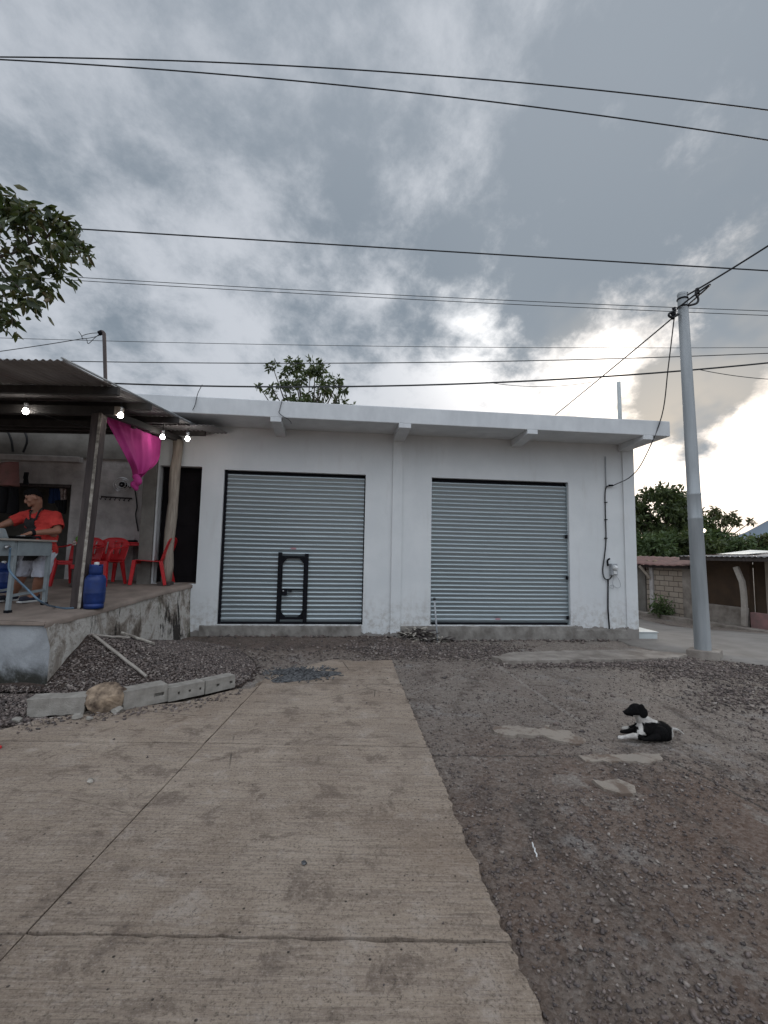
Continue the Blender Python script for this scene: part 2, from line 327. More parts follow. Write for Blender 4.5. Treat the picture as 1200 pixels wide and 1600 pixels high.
h = t.m('ADD', t.m('ADD', t.m('MULTIPLY', st, -.7), t.m('MULTIPLY', st2, -.55)), t.m('ADD', t.m('MULTIPLY', fine, .6), t.m('MULTIPLY', mid, 1.2)))
setb(t, b, c, .93, 0, t.bump(h, 1.0, .03), .15)
# brushed concrete lane
m, t, b, co = newmat('brushed_concrete'); M['lane'] = m
w = t.node('ShaderNodeVectorMath', operation='ADD'); t.l.new(co, w.inputs[0])
lines = t.noise(t.map(co, (3.5, 85, 1)), 1, 8, .78, .5); lines2 = t.noise(t.map(co, (1.1, 15, 1), (2, 3, 0)), 1, 8, .75, 1.2); big = t.noise(co, .8, 6, .62, .5); fine = t.noise(co, 75, 6, .8); pit = t.voro(co, 13); mid = t.noise(co, 4.2, 8, .74, .4)
c = t.mix(t.range(big, .36, .66), (.288, .224, .170), (.378, .305, .238)); c = t.mix(t.range(lines2, .45, .62, 0, .55), c, (.20, .155, .125)); c = t.mix(t.range(lines, .5, .66, 0, .38), c, (.48, .41, .35)); c = t.mix(t.range(lines, .49, .36, 0, .48), c, (.13, .105, .09))
c = t.mix(t.range(mid, .52, .63, 0, .75), c, (.16, .122, .097)); c = t.mix(t.range(mid, .46, .33, 0, .45), c, (.46, .395, .34)); c = t.mix(t.range(fine, .5, .68, 0, .85), c, (.075, .06, .05)); c = t.mix(t.range(fine, .46, .3, 0, .5), c, (.54, .47, .41)); c = t.mix(t.m('MULTIPLY', t.range(pit, .10, .05), t.range(mid, .40, .5)), c, (.06, .05, .043))
c = t.mix(t.m('MULTIPLY', t.range(t.noise(co, .55, 4, .55), .53, .64), .25), c, (.19, .13, .09)); c = t.mix(t.range(t.noise(t.map(co, (1, .5, 1), (5, 1, 0)), .9, 6, .65), .56, .68, 0, .28), c, (.14, .115, .10))
crk = t.node('ShaderNodeTexVoronoi', feature='DISTANCE_TO_EDGE'); t.l.new(t.vm('ADD', co, t.vm('SCALE', co)) if False else t.map(co, (1, 1, 1)), crk.inputs['Vector']); crk.inputs['Scale'].default_value = .55
ck = t.m('MULTIPLY', t.range(crk.outputs['Distance'], .0035, .001), t.range(t.noise(co, .7, 3, .5), .52, .56)); c = t.mix(t.m('MULTIPLY', ck, .8), c, (.05, .042, .037))
h = t.m('ADD', t.m('ADD', lines, t.m('MULTIPLY', lines2, .6)), t.m('ADD', t.m('MULTIPLY', fine, 1.0), t.m('MULTIPLY', t.range(pit, .1, .03), -.8)))
setb(t, b, c, .92, 0, t.bump(h, .8, .010), .12)
M['road'] = pm('grey_road', (.27, .245, .22), (.20, .18, .16), 2, .92, bump=.4, bscale=30, spec=.15)
# gravel stones: each island its own tone
m, t, b, co = newmat('gravel_stone'); M['gravel'] = m
g = t.node('ShaderNodeNewGeometry').outputs['Random Per Island']; c = t.ramp(g, [(0, (.055, .038, .032)), (.5, (.13, .09, .075)), (.85, (.225, .17, .142)), (1, (.40, .34, .29))]); setb(t, b, t.mix(.3, c, t.ramp(t.noise(co, 60, 3, .6), [(.3, .05), (.7, .25)])), .95, 0, None, .15)
M['heapbed'] = pm('gravel_bed', (.07, .052, .044), (.035, .026, .022), 30, .95, bump=.8, bscale=60, spec=.1)  # bed darker than the stones: shade in the gaps painted as colour
M['ash'] = pm('grey_ash', (.15, .15, .152), (.022, .021, .021), 22, .95, bump=.6, bscale=50, spec=.1)
M['debris'] = pm('dry_debris', (.46, .42, .36), (.10, .08, .065), 9, .9, bump=.5)
# dog coat: black and white patches come from two materials
M['furblack'] = pm('black_fur', (.009, .008, .008), (.005, .005, .005), 40, .95, bump=.5, bscale=150, spec=.08)
M['furwhite'] = pm('white_fur', (.55, .52, .48), (.36, .33, .30), 25, .8, bump=.5, bscale=150, spec=.2)
L1 = [(.03, .042, .016), (.05, .07, .026), (.07, .095, .032), (.10, .12, .04)]
M['leaf_near'] = leafmat('broad_leaf', [(.016, .024, .010), (.028, .042, .015), (.04, .058, .018), (.07, .08, .024), (.07, .045, .016)], .22)
M['leaf_dark'] = leafmat('dark_leaf', L1, .25)
M['leaf_mid'] = leafmat('mid_leaf', [(.045, .07, .026), (.07, .105, .04), (.105, .145, .055)], .25)
M['leaf_olive'] = leafmat('olive_leaf', [(.05, .055, .022), (.075, .08, .03), (.10, .10, .04)], .25)

# ================================================================== camera, sky, sun
cam = bpy.data.cameras.new('camera'); co_ = bpy.data.objects.new('camera', cam); COL.objects.link(co_); SC.camera = co_
cam.sensor_fit = 'VERTICAL'; cam.sensor_height = 36; cam.lens = 36*F/1600; cam.clip_start = .05; cam.clip_end = 3000
Rm = np.array([CR, CU, -np.cross(CU, CR)*-1]).T if False else np.column_stack([CR, CU, np.cross(CR, CU)])
co_.matrix_world = Matrix.Translation(Vector(CC)) @ Matrix(Rm.tolist()).to_4x4()
SUN_AZ, SUN_EL = rad(33), rad(15)
sdir = Vector((math.sin(SUN_AZ)*math.cos(SUN_EL), math.cos(SUN_AZ)*math.cos(SUN_EL), math.sin(SUN_EL)))
wd = bpy.data.worlds.new('World'); SC.world = wd; wd.use_nodes = True; t = NT(wd.node_tree); bg = t.n['Background']
sky = t.node('ShaderNodeTexSky', sky_type='NISHITA', sun_disc=False); sky.sun_elevation = SUN_EL; sky.sun_rotation = SUN_AZ; sky.air_density = 1.5; sky.dust_density = 2
d = t.vm('NORMALIZE', t.node('ShaderNodeTexCoord').outputs['Generated'])
sx = t.node('ShaderNodeSeparateXYZ'); t.l.new(d, sx.inputs[0]); zc = t.m('ADD', t.m('MAXIMUM', sx.outputs[2], 0), .42)
cv = t.node('ShaderNodeCombineXYZ'); t.l.new(t.m('DIVIDE', sx.outputs[0], zc), cv.inputs[0]); t.l.new(t.m('DIVIDE', sx.outputs[1], zc), cv.inputs[1])
v = t.map(cv.outputs[0], (1.75, 1.5, 1), (3.1, .4, 0), (0, 0, rad(-25)))
na = t.noise(v, 1.7, 14, .63, .12); nb = t.noise(t.map(v, loc=(7, 2, 0)), .7, 5, .55, .1); nc = t.noise(t.map(v, loc=(1, 9, 3)), 5.2, 12, .64, .15)
def lobe(px, py, k):                                                        # soft lobe of the cloud cover about a direction of the sky
    r_ = Vector(ray(px, py)).normalized(); q = t.vm('DOT_PRODUCT', d, tuple(r_))
    return t.m('POWER', 2.718, t.m('MULTIPLY', t.m('SUBTRACT', q, 1.0), k))
dens = t.m('ADD', t.m('ADD', t.m('MULTIPLY', na, .85), t.m('MULTIPLY', nb, .55)), t.m('MULTIPLY', nc, .46))
for (px, py, k, a) in ((980, 360, 18, .17), (1060, 170, 25, .14), (470, 330, 30, .06), (1050, 612, 500, .42), (1120, 600, 500, .36), (1090, 700, 900, .30), (1160, 760, 900, .25), (1000, 640, 600, .2), (830, 590, 200, .06), (300, 60, 14, -.06), (250, 380, 25, -.06), (770, 520, 160, -.11), (650, 250, 60, -.05), (1010, 560, 70, -.15), (1130, 720, 60, -.25), (640, 470, 120, .07), (1180, 520, 160, .10), (880, 470, 120, .06)):
    dens = t.m('ADD', dens, t.m('MULTIPLY', lobe(px, py, k), a))
cover = t.range(dens, .80, 1.10)
glow = t.m('ADD', t.m('MULTIPLY', lobe(1040, 640, 38), .8), t.m('ADD', t.m('MULTIPLY', lobe(770, 525, 110), .4), t.m('MULTIPLY', lobe(1000, 560, 6), .2)))
lit = t.mix(t.m('MULTIPLY', lobe(1150, 760, 16), 1.0, clamp=True), (.395, .422, .466), (.70, .54, .42))
shade = (.165, .200, .240)
cover = t.mix(t.range(sx.outputs[2], .45, .85, 0, .42), cover, (.42, .42, .42)); cover = t.m('MULTIPLY', cover, 1.0)
tone = t.mix(cover, lit, shade)
gl = t.m('MULTIPLY', glow, t.m('SUBTRACT', 1.0, t.m('MULTIPLY', cover, .93)))
cg = t.node('ShaderNodeCombineColor'); t.l.new(gl, cg.inputs[0]); t.l.new(t.m('MULTIPLY', gl, .975), cg.inputs[1]); t.l.new(t.m('MULTIPLY', gl, .93), cg.inputs[2])
cl = t.mix(1.0, tone, cg.outputs[0], 'ADD')
rear = t.m('MULTIPLY_ADD', t.m('MULTIPLY', t.range(sx.outputs[1], .3, -.45), t.range(sx.outputs[2], .02, .55)), 2.3, 1.0); rc = t.node('ShaderNodeCombineColor'); [t.l.new(t.m('MULTIPLY', rear, 10.0), rc.inputs[i]) for i in range(3)]  # added boost: unseen sky behind the camera brightened to light facade and ground
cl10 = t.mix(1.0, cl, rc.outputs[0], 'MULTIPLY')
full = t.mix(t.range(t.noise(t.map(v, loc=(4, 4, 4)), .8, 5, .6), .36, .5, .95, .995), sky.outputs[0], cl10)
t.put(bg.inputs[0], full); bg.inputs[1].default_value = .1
sl = bpy.data.lights.new('sun', 'SUN'); sl.energy = .7; sl.angle = rad(14); sl.color = (1, .9, .78)
so = bpy.data.objects.new('sun', sl); COL.objects.link(so); so.rotation_euler = (-sdir).to_track_quat('-Z', 'Y').to_euler()
SC.view_settings.view_transform = 'Standard'; SC.view_settings.look = 'None'; SC.view_settings.gamma = 1; SC.view_settings.exposure = .44

# ================================================================== ground
bu = Matrix.Rotation(TH, 4, 'Z'); 
def facd(x, y): return (x-FO[0])*FN[0]+(y-FO[1])*FN[1]                     # metres behind the facade
def zg(x, y):
    x = np.asarray(x, float); y = np.asarray(y, float)
    z = -.35*sst(8.8, 14.5, y)*sst(4.9, 6.2, x)
    fd = facd(x, y); u = (x-FO[0])*FD[0]+(y-FO[1])*FD[1]
    z = z+.075*sst(-1.5, -.2, fd)*sst(1.2, -.4, u)*(1-sst(0, 1, fd))+.05*np.exp(-((fd+1.15)/.28)**2)*sst(.5, -.5, u)*sst(-4.2, -3.2, u)
    return z
def zrough(x, y):
    a = sst(.12, .45, np.asarray(x)-.16-.10*np.asarray(y)*0)*0+1
    return a*(fbm(x*1.1, y*1.1, 3, 5)*.05+fbm(x*7, y*7, 3, 9)*.03+fbm(x*13, y*13, 2, 12)*.02)
def axis(a, b, step, lo, hi):
    xs = list(np.arange(a, b, step)); s = step; x = xs[-1]
    while x < hi: s *= 1.28; x += s; xs.append(x)
    s = step; x = a
    while x > lo: s *= 1.28; x -= s; xs.insert(0, x)
    return np.array(xs)
gx = axis(-5, 7.5, .035, -900, 900); gy = axis(.9, 9.2, .035, -300, 1500)
X, Y = np.meshgrid(gx, gy); near = sst(16, 10, Y)*sst(-9, -6, X)*sst(12, 8, X)
Z = zg(X, Y)+zrough(X, Y)*near-.006
fd_ = facd(X, Y)
# the earth lies lower under the lane, the terrace and the shop
edge_x = np.interp(Y, [1.5, 2.035, 2.586, 3.91, 7.03], [.585, .543, .497, .391, .156])
Z = np.where((X < edge_x+.02) & (Y < 7.2) & (Y > 0) & (X > -5) & (Y < 3.6+(X+3.6)*.95), np.minimum(Z, -.01), Z)
nx_, ny_ = len(gx), len(gy); idx = np.arange(nx_*ny_).reshape(ny_, nx_)
T = np.stack([idx[:-1, :-1], idx[:-1, 1:], idx[1:, 1:], idx[1:, :-1]], -1).reshape(-1, 4)
me = npmesh('ground', np.stack([X, Y, Z], -1).reshape(-1, 3), T); g = link('ground', me, M['earth'], smooth=True); tag(g, kind='structure')

def slab(name, poly_px=None, poly=None, z=.03, mat=None, depth=.08, jag=.0, seed=0):
    P = poly if poly is not None else [tuple(gr(*p, z)[:2]) for p in poly_px]
    if jag:
        r = random.Random(seed); Q = []
        for i, p in enumerate(P):
            q = P[(i+1) % len(P)]; L = math.dist(p, q); n = max(1, int(L/.05))
            for k in range(n):
                a = k/n; Q.append((p[0]+(q[0]-p[0])*a+r.uniform(-jag, jag), p[1]+(q[1]-p[1])*a+r.uniform(-jag, jag)))
        P = Q
    mb = MB(); mb.prism(P, z-depth, z); o = mb.build(name, mat); tag(o, kind='structure'); return o
# concrete lane: slabs cast between joints
right_edge = [(-.3, .74), (1.74, .573), (2.035, .543), (2.586, .497), (3.91, .391), (5.2, .285), (6.2, .21), (6.75, .175)]
def rex(y): return float(np.interp(y, [p[0] for p in right_edge], [p[1] for p in right_edge]))
def lex(y): return -1.43+.0*y
JY = [-2.0, 0.15, 2.03, 3.93, 5.72]
def slab_poly(x0f, x1f, y0, y1, jag, seed):
    r = random.Random(seed); n = 60; g_ = .005; ga = .0065 if abs(y0-2.03) < .01 else g_; gb = .0065 if abs(y1-2.03) < .01 else g_; L = []; R_ = []
    for k in range(n+1):
        y = y0+ga+(y1-y0-ga-gb)*k/n
        R_.append((x1f(y)+(r.uniform(-1, 1)*jag)+.016*float(fbm(np.array(y*3.1), np.array(1.7), 3, 2)), y)); L.append((x0f(y), y))
    k_ = [(L[-1][0]+(R_[-1][0]-L[-1][0])*q/40, R_[-1][1]+r.uniform(-.009, .004)) for q in range(40, 0, -1)][1:]; k0 = [(L[0][0]+(R_[0][0]-L[0][0])*q/40, R_[0][1]+r.uniform(-.003, .009)) for q in range(1, 40)]
    return R_+(k_ if jag else [])+L[::-1]+(k0 if jag else [])
for i in range(4):
    o = slab('concrete_path', poly=slab_poly(lambda y: lex(y)+.007, rex, JY[i], JY[i+1], .012, i), z=.035, mat=M['lane'])
    top = slab_poly(lambda y: -5.2-1.5*max(0, 0), lambda y: lex(y)-.004, JY[i], JY[i+1] if i < 3 else JY[i+1], 0, 9)
    if i < 3: slab('concrete_path', poly=[(x, y+.022*(x+1.43)) for x, y in top], z=.033, mat=M['lane'])
P4 = [tuple(gr(*p, .033)[:2]) for p in ((0, 1141), (60, 1124), (150, 1112), (215, 1104), (290, 1096), (368, 1077), (390, 1076))]
P4 = [(-5.2, 4.18)]+P4+[(-1.437, 5.6), (-1.437, 3.94), (-5.2, 3.86)]
slab('concrete_path', poly=P4, z=.033, mat=M['lane'], jag=.006, seed=4)
# last slab towards the shop, with a broken far edge
last = [tuple(gr(*p, .034)[:2]) for p in ((672, 1082),)]
far = [tuple(gr(*p, .034)[:2]) for p in ((612, 1031), (560, 1033), (520, 1030), (480, 1040), (440, 1048), (420, 1058), (400, 1068))]
poly = [(rex(5.74), 5.735)]+[(rex(6.2), 6.2)]+far+[(-1.44, 5.735)]
slab('concrete_path', poly=poly, z=.034, mat=M['lane'], jag=.008, seed=6)
# strip of concrete in front of the right shutter, remnants of cement in the yard
slab('pavement', poly_px=((770, 1026), (800, 1019), (900, 1016), (1000, 1015), (1078, 1021), (1060, 1027), (1000, 1030), (860, 1031), (790, 1033)), z=.05, mat=M['conc'], jag=.03, seed=8)
m, t, b, co = newmat('cement_remnant'); M['remnant'] = m
n = t.noise(co, 5, 8, .72, .4); c = t.mix(t.range(n, .40, .54), (.16, .12, .095), (.285, .245, .205)); setb(t, b, c, .95, 0, t.bump(t.noise(co, 40, 6, .75), .7, .015), .15)
for i, (pp, zz) in enumerate(((((768, 1136), (800, 1134), (842, 1138), (856, 1132), (861, 1138), (892, 1142), (916, 1157), (905, 1163), (868, 1156), (842, 1148), (800, 1148), (772, 1145)), .012),
      (((908, 1181), (960, 1177), (1030, 1176), (1043, 1187), (1000, 1191), (950, 1190), (915, 1189)), .010), 
      (((925, 1222), (960, 1215), (992, 1230), (985, 1240), (940, 1234)), .010))):
    slab('ground_patch', poly_px=pp, z=zz-.002, mat=M['remnant'], depth=.03, jag=.028, seed=20+i)
# old slab edge lines in the yard: thin broken ridges of mortar
# road to the right and hill
zr = lambda x, y: float(zg(x, y))
rd = MB(); rows = []
for y in np.linspace(6.0, 46, 60):
    xl = np.interp(y, [6, 7.2, 7.9, 8.3, 8.8, 14, 46], [8.2, 6.0, 5.0, 4.75, 4.6, 5.0, 6.0]); xr = np.interp(y, [6, 10.4, 13.2, 46], [11, 9.4, 8.3, 9])
    rows.append([(xl+(xr-xl)*k/6, y, zr(xl+(xr-xl)*k/6, y)*1.0-.012-(.35 if y > 46 else 0)) for k in range(7)])
rd.grid(rows); tag(rd.build('road', M['road'], smooth=True, solid=.07), kind='structure')
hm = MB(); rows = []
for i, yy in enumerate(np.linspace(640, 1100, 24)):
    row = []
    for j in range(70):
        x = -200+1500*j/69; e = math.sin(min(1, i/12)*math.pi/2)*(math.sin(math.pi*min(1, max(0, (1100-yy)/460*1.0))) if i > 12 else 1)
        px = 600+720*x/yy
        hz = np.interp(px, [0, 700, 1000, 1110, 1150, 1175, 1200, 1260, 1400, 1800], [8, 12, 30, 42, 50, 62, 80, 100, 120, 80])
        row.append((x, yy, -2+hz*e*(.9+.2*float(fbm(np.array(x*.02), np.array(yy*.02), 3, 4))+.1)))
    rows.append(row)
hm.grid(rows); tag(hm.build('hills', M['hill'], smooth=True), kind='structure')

# ================================================================== stones and gravel
ICO_V = np.array([(1,1,1),(1,-1,-1),(-1,1,-1),(-1,-1,1),(1.3,0,0),(-1.3,0,0),(0,1.3,0),(0,-1.3,0),(0,0,1.1),(0,0,-1.1)], float)
bm = bmesh.new(); [bm.verts.new(v) for v in ICO_V]; bmesh.ops.convex_hull(bm, input=bm.verts); bmesh.ops.triangulate(bm, faces=bm.faces); bm.verts.ensure_lookup_table(); bm.verts.index_update()
PV = np.array([v.co[:] for v in bm.verts]); PT = np.array([[v.index for v in f.verts] for f in bm.faces]); bm.free()
def stones(name, P, size, mat):
    n = len(P); k = len(PV); A = RNG.uniform(0, 2*np.pi, n); S = size[:, None]*RNG.uniform(.55, 1.15, (n, 3))*np.array([1, 1, .7])
    V = PV[None]*(1+RNG.uniform(-.22, .22, (n, k, 1)))*S[:, None]*.5
    tl = RNG.uniform(-.5, .5, n); V2 = V.copy(); V2[..., 1] = V[..., 1]*np.cos(tl)[:, None]-V[..., 2]*np.sin(tl)[:, None]; V2[..., 2] = V[..., 1]*np.sin(tl)[:, None]+V[..., 2]*np.cos(tl)[:, None]
    c, s = np.cos(A)[:, None], np.sin(A)[:, None]; V = np.stack([V2[..., 0]*c-V2[..., 1]*s, V2[..., 0]*s+V2[..., 1]*c, V2[..., 2]], -1)+P[:, None]
    T = (PT[None]+(np.arange(n)*k)[:, None, None]).reshape(-1, 3)
    o = link(name, npmesh(name, V.reshape(-1, 3), T), mat); tag(o, kind='stuff'); return o
# loose stones in the yard, denser close to the camera
def yard_mask(x, y): return (x > np.interp(y, [1.5, 3.9, 7.03], [.60, .41, .18])+.0)
n = 38000; yy = 1.3+6.3*RNG.random(n)**1.35; xx = -0.2+RNG.random(n)*(1.2+yy*.95); m_ = yard_mask(xx, yy)&(xx < 8) 
clump = fbm(xx*1.4, yy*1.4, 3, 31)+RNG.random(n)*.35; m_ &= clump > .03
xx, yy = xx[m_], yy[m_]; sz = .005+.017*RNG.random(len(xx))**3; sz[RNG.random(len(xx)) < .008] *= 2.4
stones('gravel', np.stack([xx, yy, zg(xx, yy)+zrough(xx, yy)-.004+sz*.1], -1), sz, M['gravel'])
# grey gravel strips before the shop and round the pole
P = []
for (x0, x1, y0, y1, n) in ((560, 800, 1006, 1030, 3200), (800, 1075, 1031, 1043, 2000), (1040, 1210, 1036, 1062, 1500), (1100, 1230, 1062, 1110, 800), (330, 620, 1012, 1036, 350), (990, 1060, 1028, 1045, 500)):
    for _ in range(n):
        q = gr(random.uniform(x0, x1)+random.gauss(0, 25), random.gauss((y0+y1)/2, (y1-y0)/3.6)); P.append(q)
P = np.array(P); P = P[(facd(P[:, 0], P[:, 1]) < -.05)]
P[:, 2] = zg(P[:, 0], P[:, 1])+zrough(P[:, 0], P[:, 1])+.004; stones('gravel', P, .014+.03*RNG.random(len(P))**2, M['gravel'])
# bits scattered on the lane
n = 900; yy = 1.5+5.2*RNG.random(n)**.8; xx = RNG.uniform(-4.2, .5, n); m_ = (xx > -.9*yy) & (yy < 4.0+np.maximum(0, (xx+3.4))*.8); xx, yy = xx[m_], yy[m_]
k_ = (RNG.random(len(xx)) < .05+.9*sst(4.2, 6, yy)+.35*sst(.25, .0, np.abs(xx-np.interp(yy, [1.7, 7], [.55, .17])+.12))); xx, yy = xx[k_], yy[k_]
stones('gravel', np.stack([xx, yy, np.full(len(xx), .037)], -1), .006+.016*RNG.random(len(xx))**3, M['gravel'])
# crumbs along the block edging and rubble at the foot of the shop wall
P = [];
for _ in range(420):
    k_ = random.random(); x = 20+360*k_; y = np.interp(x, [20, 60, 150, 215, 290, 368, 390], [1134, 1124, 1113, 1105, 1097, 1078, 1077])+abs(random.gauss(0, 7)); P.append(gr(x, y, .038))
P = np.array(P); stones('gravel', P, .006+.03*RNG.random(len(P))**3, M['gravel'])
P = []
for _ in range(700):
    u_ = random.uniform(-3.3, 4.9); q_ = FO+FD*u_-FN*(.05+abs(random.gauss(0, .09))); P.append((q_[0], q_[1], float(zg(q_[0], q_[1]))+.01))
P = np.array(P); stones('gravel', P, .010+.055*RNG.random(len(P))**3, M['gravel'])
# heap of gravel against the terrace
PK = np.array([-3.62, 5.95])
def wallx(y): return -3.73+(y-5.336)*.105
def heap(x, y):
    dx = np.maximum(x-PK[0], 0); dy = y-PK[1]; ay = np.where(dy < 0, .75+.45*np.minimum(1.2, dx), 2.1)
    r_ = np.hypot(dx/2.05, dy/ay); return .52*np.maximum(0, 1-r_)**1.05+fbm(x*3, y*3, 3, 3)*.06*sst(1.1, .7, r_)
hx, hy = np.meshgrid(np.arange(-4.4, -.9, .05), np.arange(4.5, 8.3, .05)); hz = heap(hx, hy)+zg(hx, hy)-.012
ii = np.arange(hx.size).reshape(hx.shape); TT = np.stack([ii[:-1, :-1], ii[:-1, 1:], ii[1:, 1:], ii[1:, :-1]], -1).reshape(-1, 4)
hv = np.stack([hx, hy, hz], -1).reshape(-1, 3); keepv = (heap(hv[:, 0], hv[:, 1]) > .004); TT = TT[keepv[TT].all(1)]
n = 52000; xx = RNG.uniform(-4.3, -.9, n); yy = RNG.uniform(4.55, 8.3, n)
blk = lambda x: np.interp(x, [-3.6, -2.9, -2.2, -1.65], [4.72, 4.95, 5.22, 5.62])
hh = heap(xx, yy); m_ = ((hh > .02) | (RNG.random(n) < (.30*sst(.02, -.08, hh)*sst(-1.0, -2.2, xx)+.10*sst(-.9, -1.6, xx))*sst(7.4, 6.9, yy)+.012)) & (yy > blk(xx)) & ((xx > wallx(yy)-.02) | (yy < 5.3)) & ~((xx > -1.6) & (yy < 6.2))
xx, yy = xx[m_], yy[m_]
def join_stuff(name, hv, TT, P, size, mat):
    a = stones(name, P, size, mat); b_ = link(name, npmesh(name, hv, TT), mat, smooth=True)
    bm = bmesh.new(); bm.from_mesh(a.data); n0_ = len(bm.faces); bm.from_mesh(b_.data); bm.faces.ensure_lookup_table(); [setattr(f_, 'material_index', 1) for f_ in list(bm.faces)[n0_:]]; a.data.materials.append(M['heapbed']); bm.to_mesh(a.data); bm.free(); me2 = b_.data; bpy.data.objects.remove(b_); bpy.data.meshes.remove(me2); return a
gp = join_stuff('gravel_pile', hv, TT, np.stack([xx, yy, heap(xx, yy)+zg(xx, yy)-.004], -1), .011+.022*RNG.random(len(xx))**2, M['gravel'])
tag(gp, 'heap of brown grey gravel piled against the side of the terrace', 'gravel', kind='stuff')
# left of the blocks: rough gravel on the ground
n = 2200; P = np.array([gr(random.uniform(-120, 70), random.uniform(1088, 1136)) for _ in range(n)]); P = P[(P[:, 1] < 5.3) & (P[:, 1] > 4.2+.0*P[:, 0])]; P[:, 2] = zg(P[:, 0], P[:, 1])+.02+RNG.uniform(-.01, .01, len(P))
stones('gravel', P, .016+.028*RNG.random(len(P))**2, M['gravel'])

# ================================================================== white shop building
shop = thing('shop_building', 'single storey white painted shop with flat roof slab and two grey roller shutters', 'shop', FO, TH)
def wall_holes(mb, u0, u1, z0, z1, holes, v0, v1):
    us = sorted({u0, u1, *[h[0] for h in holes], *[h[1] for h in holes]}); zs = sorted({z0, z1, *[h[2] for h in holes], *[h[3] for h in holes]})
    us = [u for u in us if u0 <= u <= u1]; zs = [z for z in zs if z0 <= z <= z1]
    solid = lambda i, j: 0 <= i < len(us)-1 and 0 <= j < len(zs)-1 and not any(h[0] <= (us[i]+us[i+1])/2 <= h[1] and h[2] <= (zs[j]+zs[j+1])/2 <= h[3] for h in holes)
    for i in range(len(us)-1):
        for j in range(len(zs)-1):
            if not solid(i, j): continue
            a, b_, c, d_ = us[i], us[i+1], zs[j], zs[j+1]
            mb.add([(a, v0, c), (b_, v0, c), (b_, v0, d_), (a, v0, d_)], [(0, 1, 2, 3)]); mb.add([(a, v1, c), (b_, v1, c), (b_, v1, d_), (a, v1, d_)], [(3, 2, 1, 0)])
            if not solid(i-1, j): mb.add([(a, v0, c), (a, v1, c), (a, v1, d_), (a, v0, d_)], [(3, 2, 1, 0)])
            if not solid(i+1, j): mb.add([(b_, v0, c), (b_, v1, c), (b_, v1, d_), (b_, v0, d_)], [(0, 1, 2, 3)])
            if not solid(i, j-1): mb.add([(a, v0, c), (b_, v0, c), (b_, v1, c), (a, v1, c)], [(3, 2, 1, 0)])
            if not solid(i, j+1): mb.add([(a, v0, d_), (b_, v0, d_), (b_, v1, d_), (a, v1, d_)], [(0, 1, 2, 3)])
    return mb
LD = (-3.20, -.555, .275, 3.12); RD = (.735, 3.54, .275, 3.115); BD = (-4.35, -3.60, 1.0, 3.155)
DEP = 7.0
w = MB(); wall_holes(w, -4.50, 4.94, -.5, 3.93, [LD, RD, BD], 0, .16)
w.box(-4.50, -4.38, .161, DEP, -.5, 3.93); w.box(4.78, 4.94, .161, DEP, -.5, 3.93); w.box(-4.379, 4.779, DEP-.16, DEP, -.5, 3.93)
w.build('wall', M['plaster'], shop, world=False, fix=False)
for a_, b_, c_ in ((-.035, .155, -.035), (4.70, 4.943, -.03)): MB().box(a_, b_, c_, .01, -.4, 3.928).build('pilaster', M['plaster'], shop, world=False)
def rough_ledge(u0, u1, zt, proud, seed):
    r = random.Random(seed); n = int((u1-u0)/.06); mb = MB(); rows = []
    for k in range(n+1):
        u = u0+(u1-u0)*k/n; j = lambda s: r.uniform(-s, s)
        rows.append([(u, .02, zt), (u, -proud+.01+j(.003), zt+j(.006)), (u, -proud+j(.006), zt-.014+j(.006)), (u, -proud-.005+j(.008), zt*.5), (u, -proud-.01+j(.01), -.3)])
    mb.grid(rows); n_ = len(rows); return mb
for u0, u1, zt, pr, sd in ((-3.49, -.58, .262, .045, 1), (.16, 3.62, .262, .04, 2), (3.625, 4.70, .20, .03, 3)):
    rough_ledge(u0, u1, zt, pr, sd).build('plinth', M['mortar'], shop, world=False, fix=False)
r_ = MB(); r_.box(-4.62, 5.17, -.80, DEP+.2, 3.93, 4.225); roof = r_.build('roof', M['roofwhite'], shop, world=False, bevel=.012)
for px, wd_ in ((431, .19), (633, .22), (832, .20), (1012, .2)):
    u = fac(px, 655, -.8)[0]; u = min(u, 5.05); b_ = MB()
    b_.add([(u-wd_/2, -.803, 3.85), (u+wd_/2, -.803, 3.85), (u+wd_/2, -.803, 3.932), (u-wd_/2, -.803, 3.932), (u-wd_/2, -.001, 3.79), (u+wd_/2, -.001, 3.79), (u+wd_/2, -.001, 3.932), (u-wd_/2, -.001, 3.932)],
           [(0, 1, 2, 3), (1, 5, 6, 2), (5, 4, 7, 6), (4, 0, 3, 7), (4, 5, 1, 0), (3, 2, 6, 7)])
    b_.build('roof_beam', M['roofwhite'], shop, world=False, bevel=.008)
# dark doorway at the top of the terrace
d_ = MB(); d_.box(BD[0]+.01, BD[1]-.01, .19, .22, BD[2]-.1, BD[3]+.01); o = d_.build('door', M['greydoor'], shop, world=False)
pn = MB(); 
for z0, z1 in ((1.12, 1.95), (2.06, 3.05)): pn.box(BD[0]+.1, BD[1]-.1, .183, .189, z0, z1)
pn.build('door_panel', M['greydoor'], o, world=False, bevel=.004)
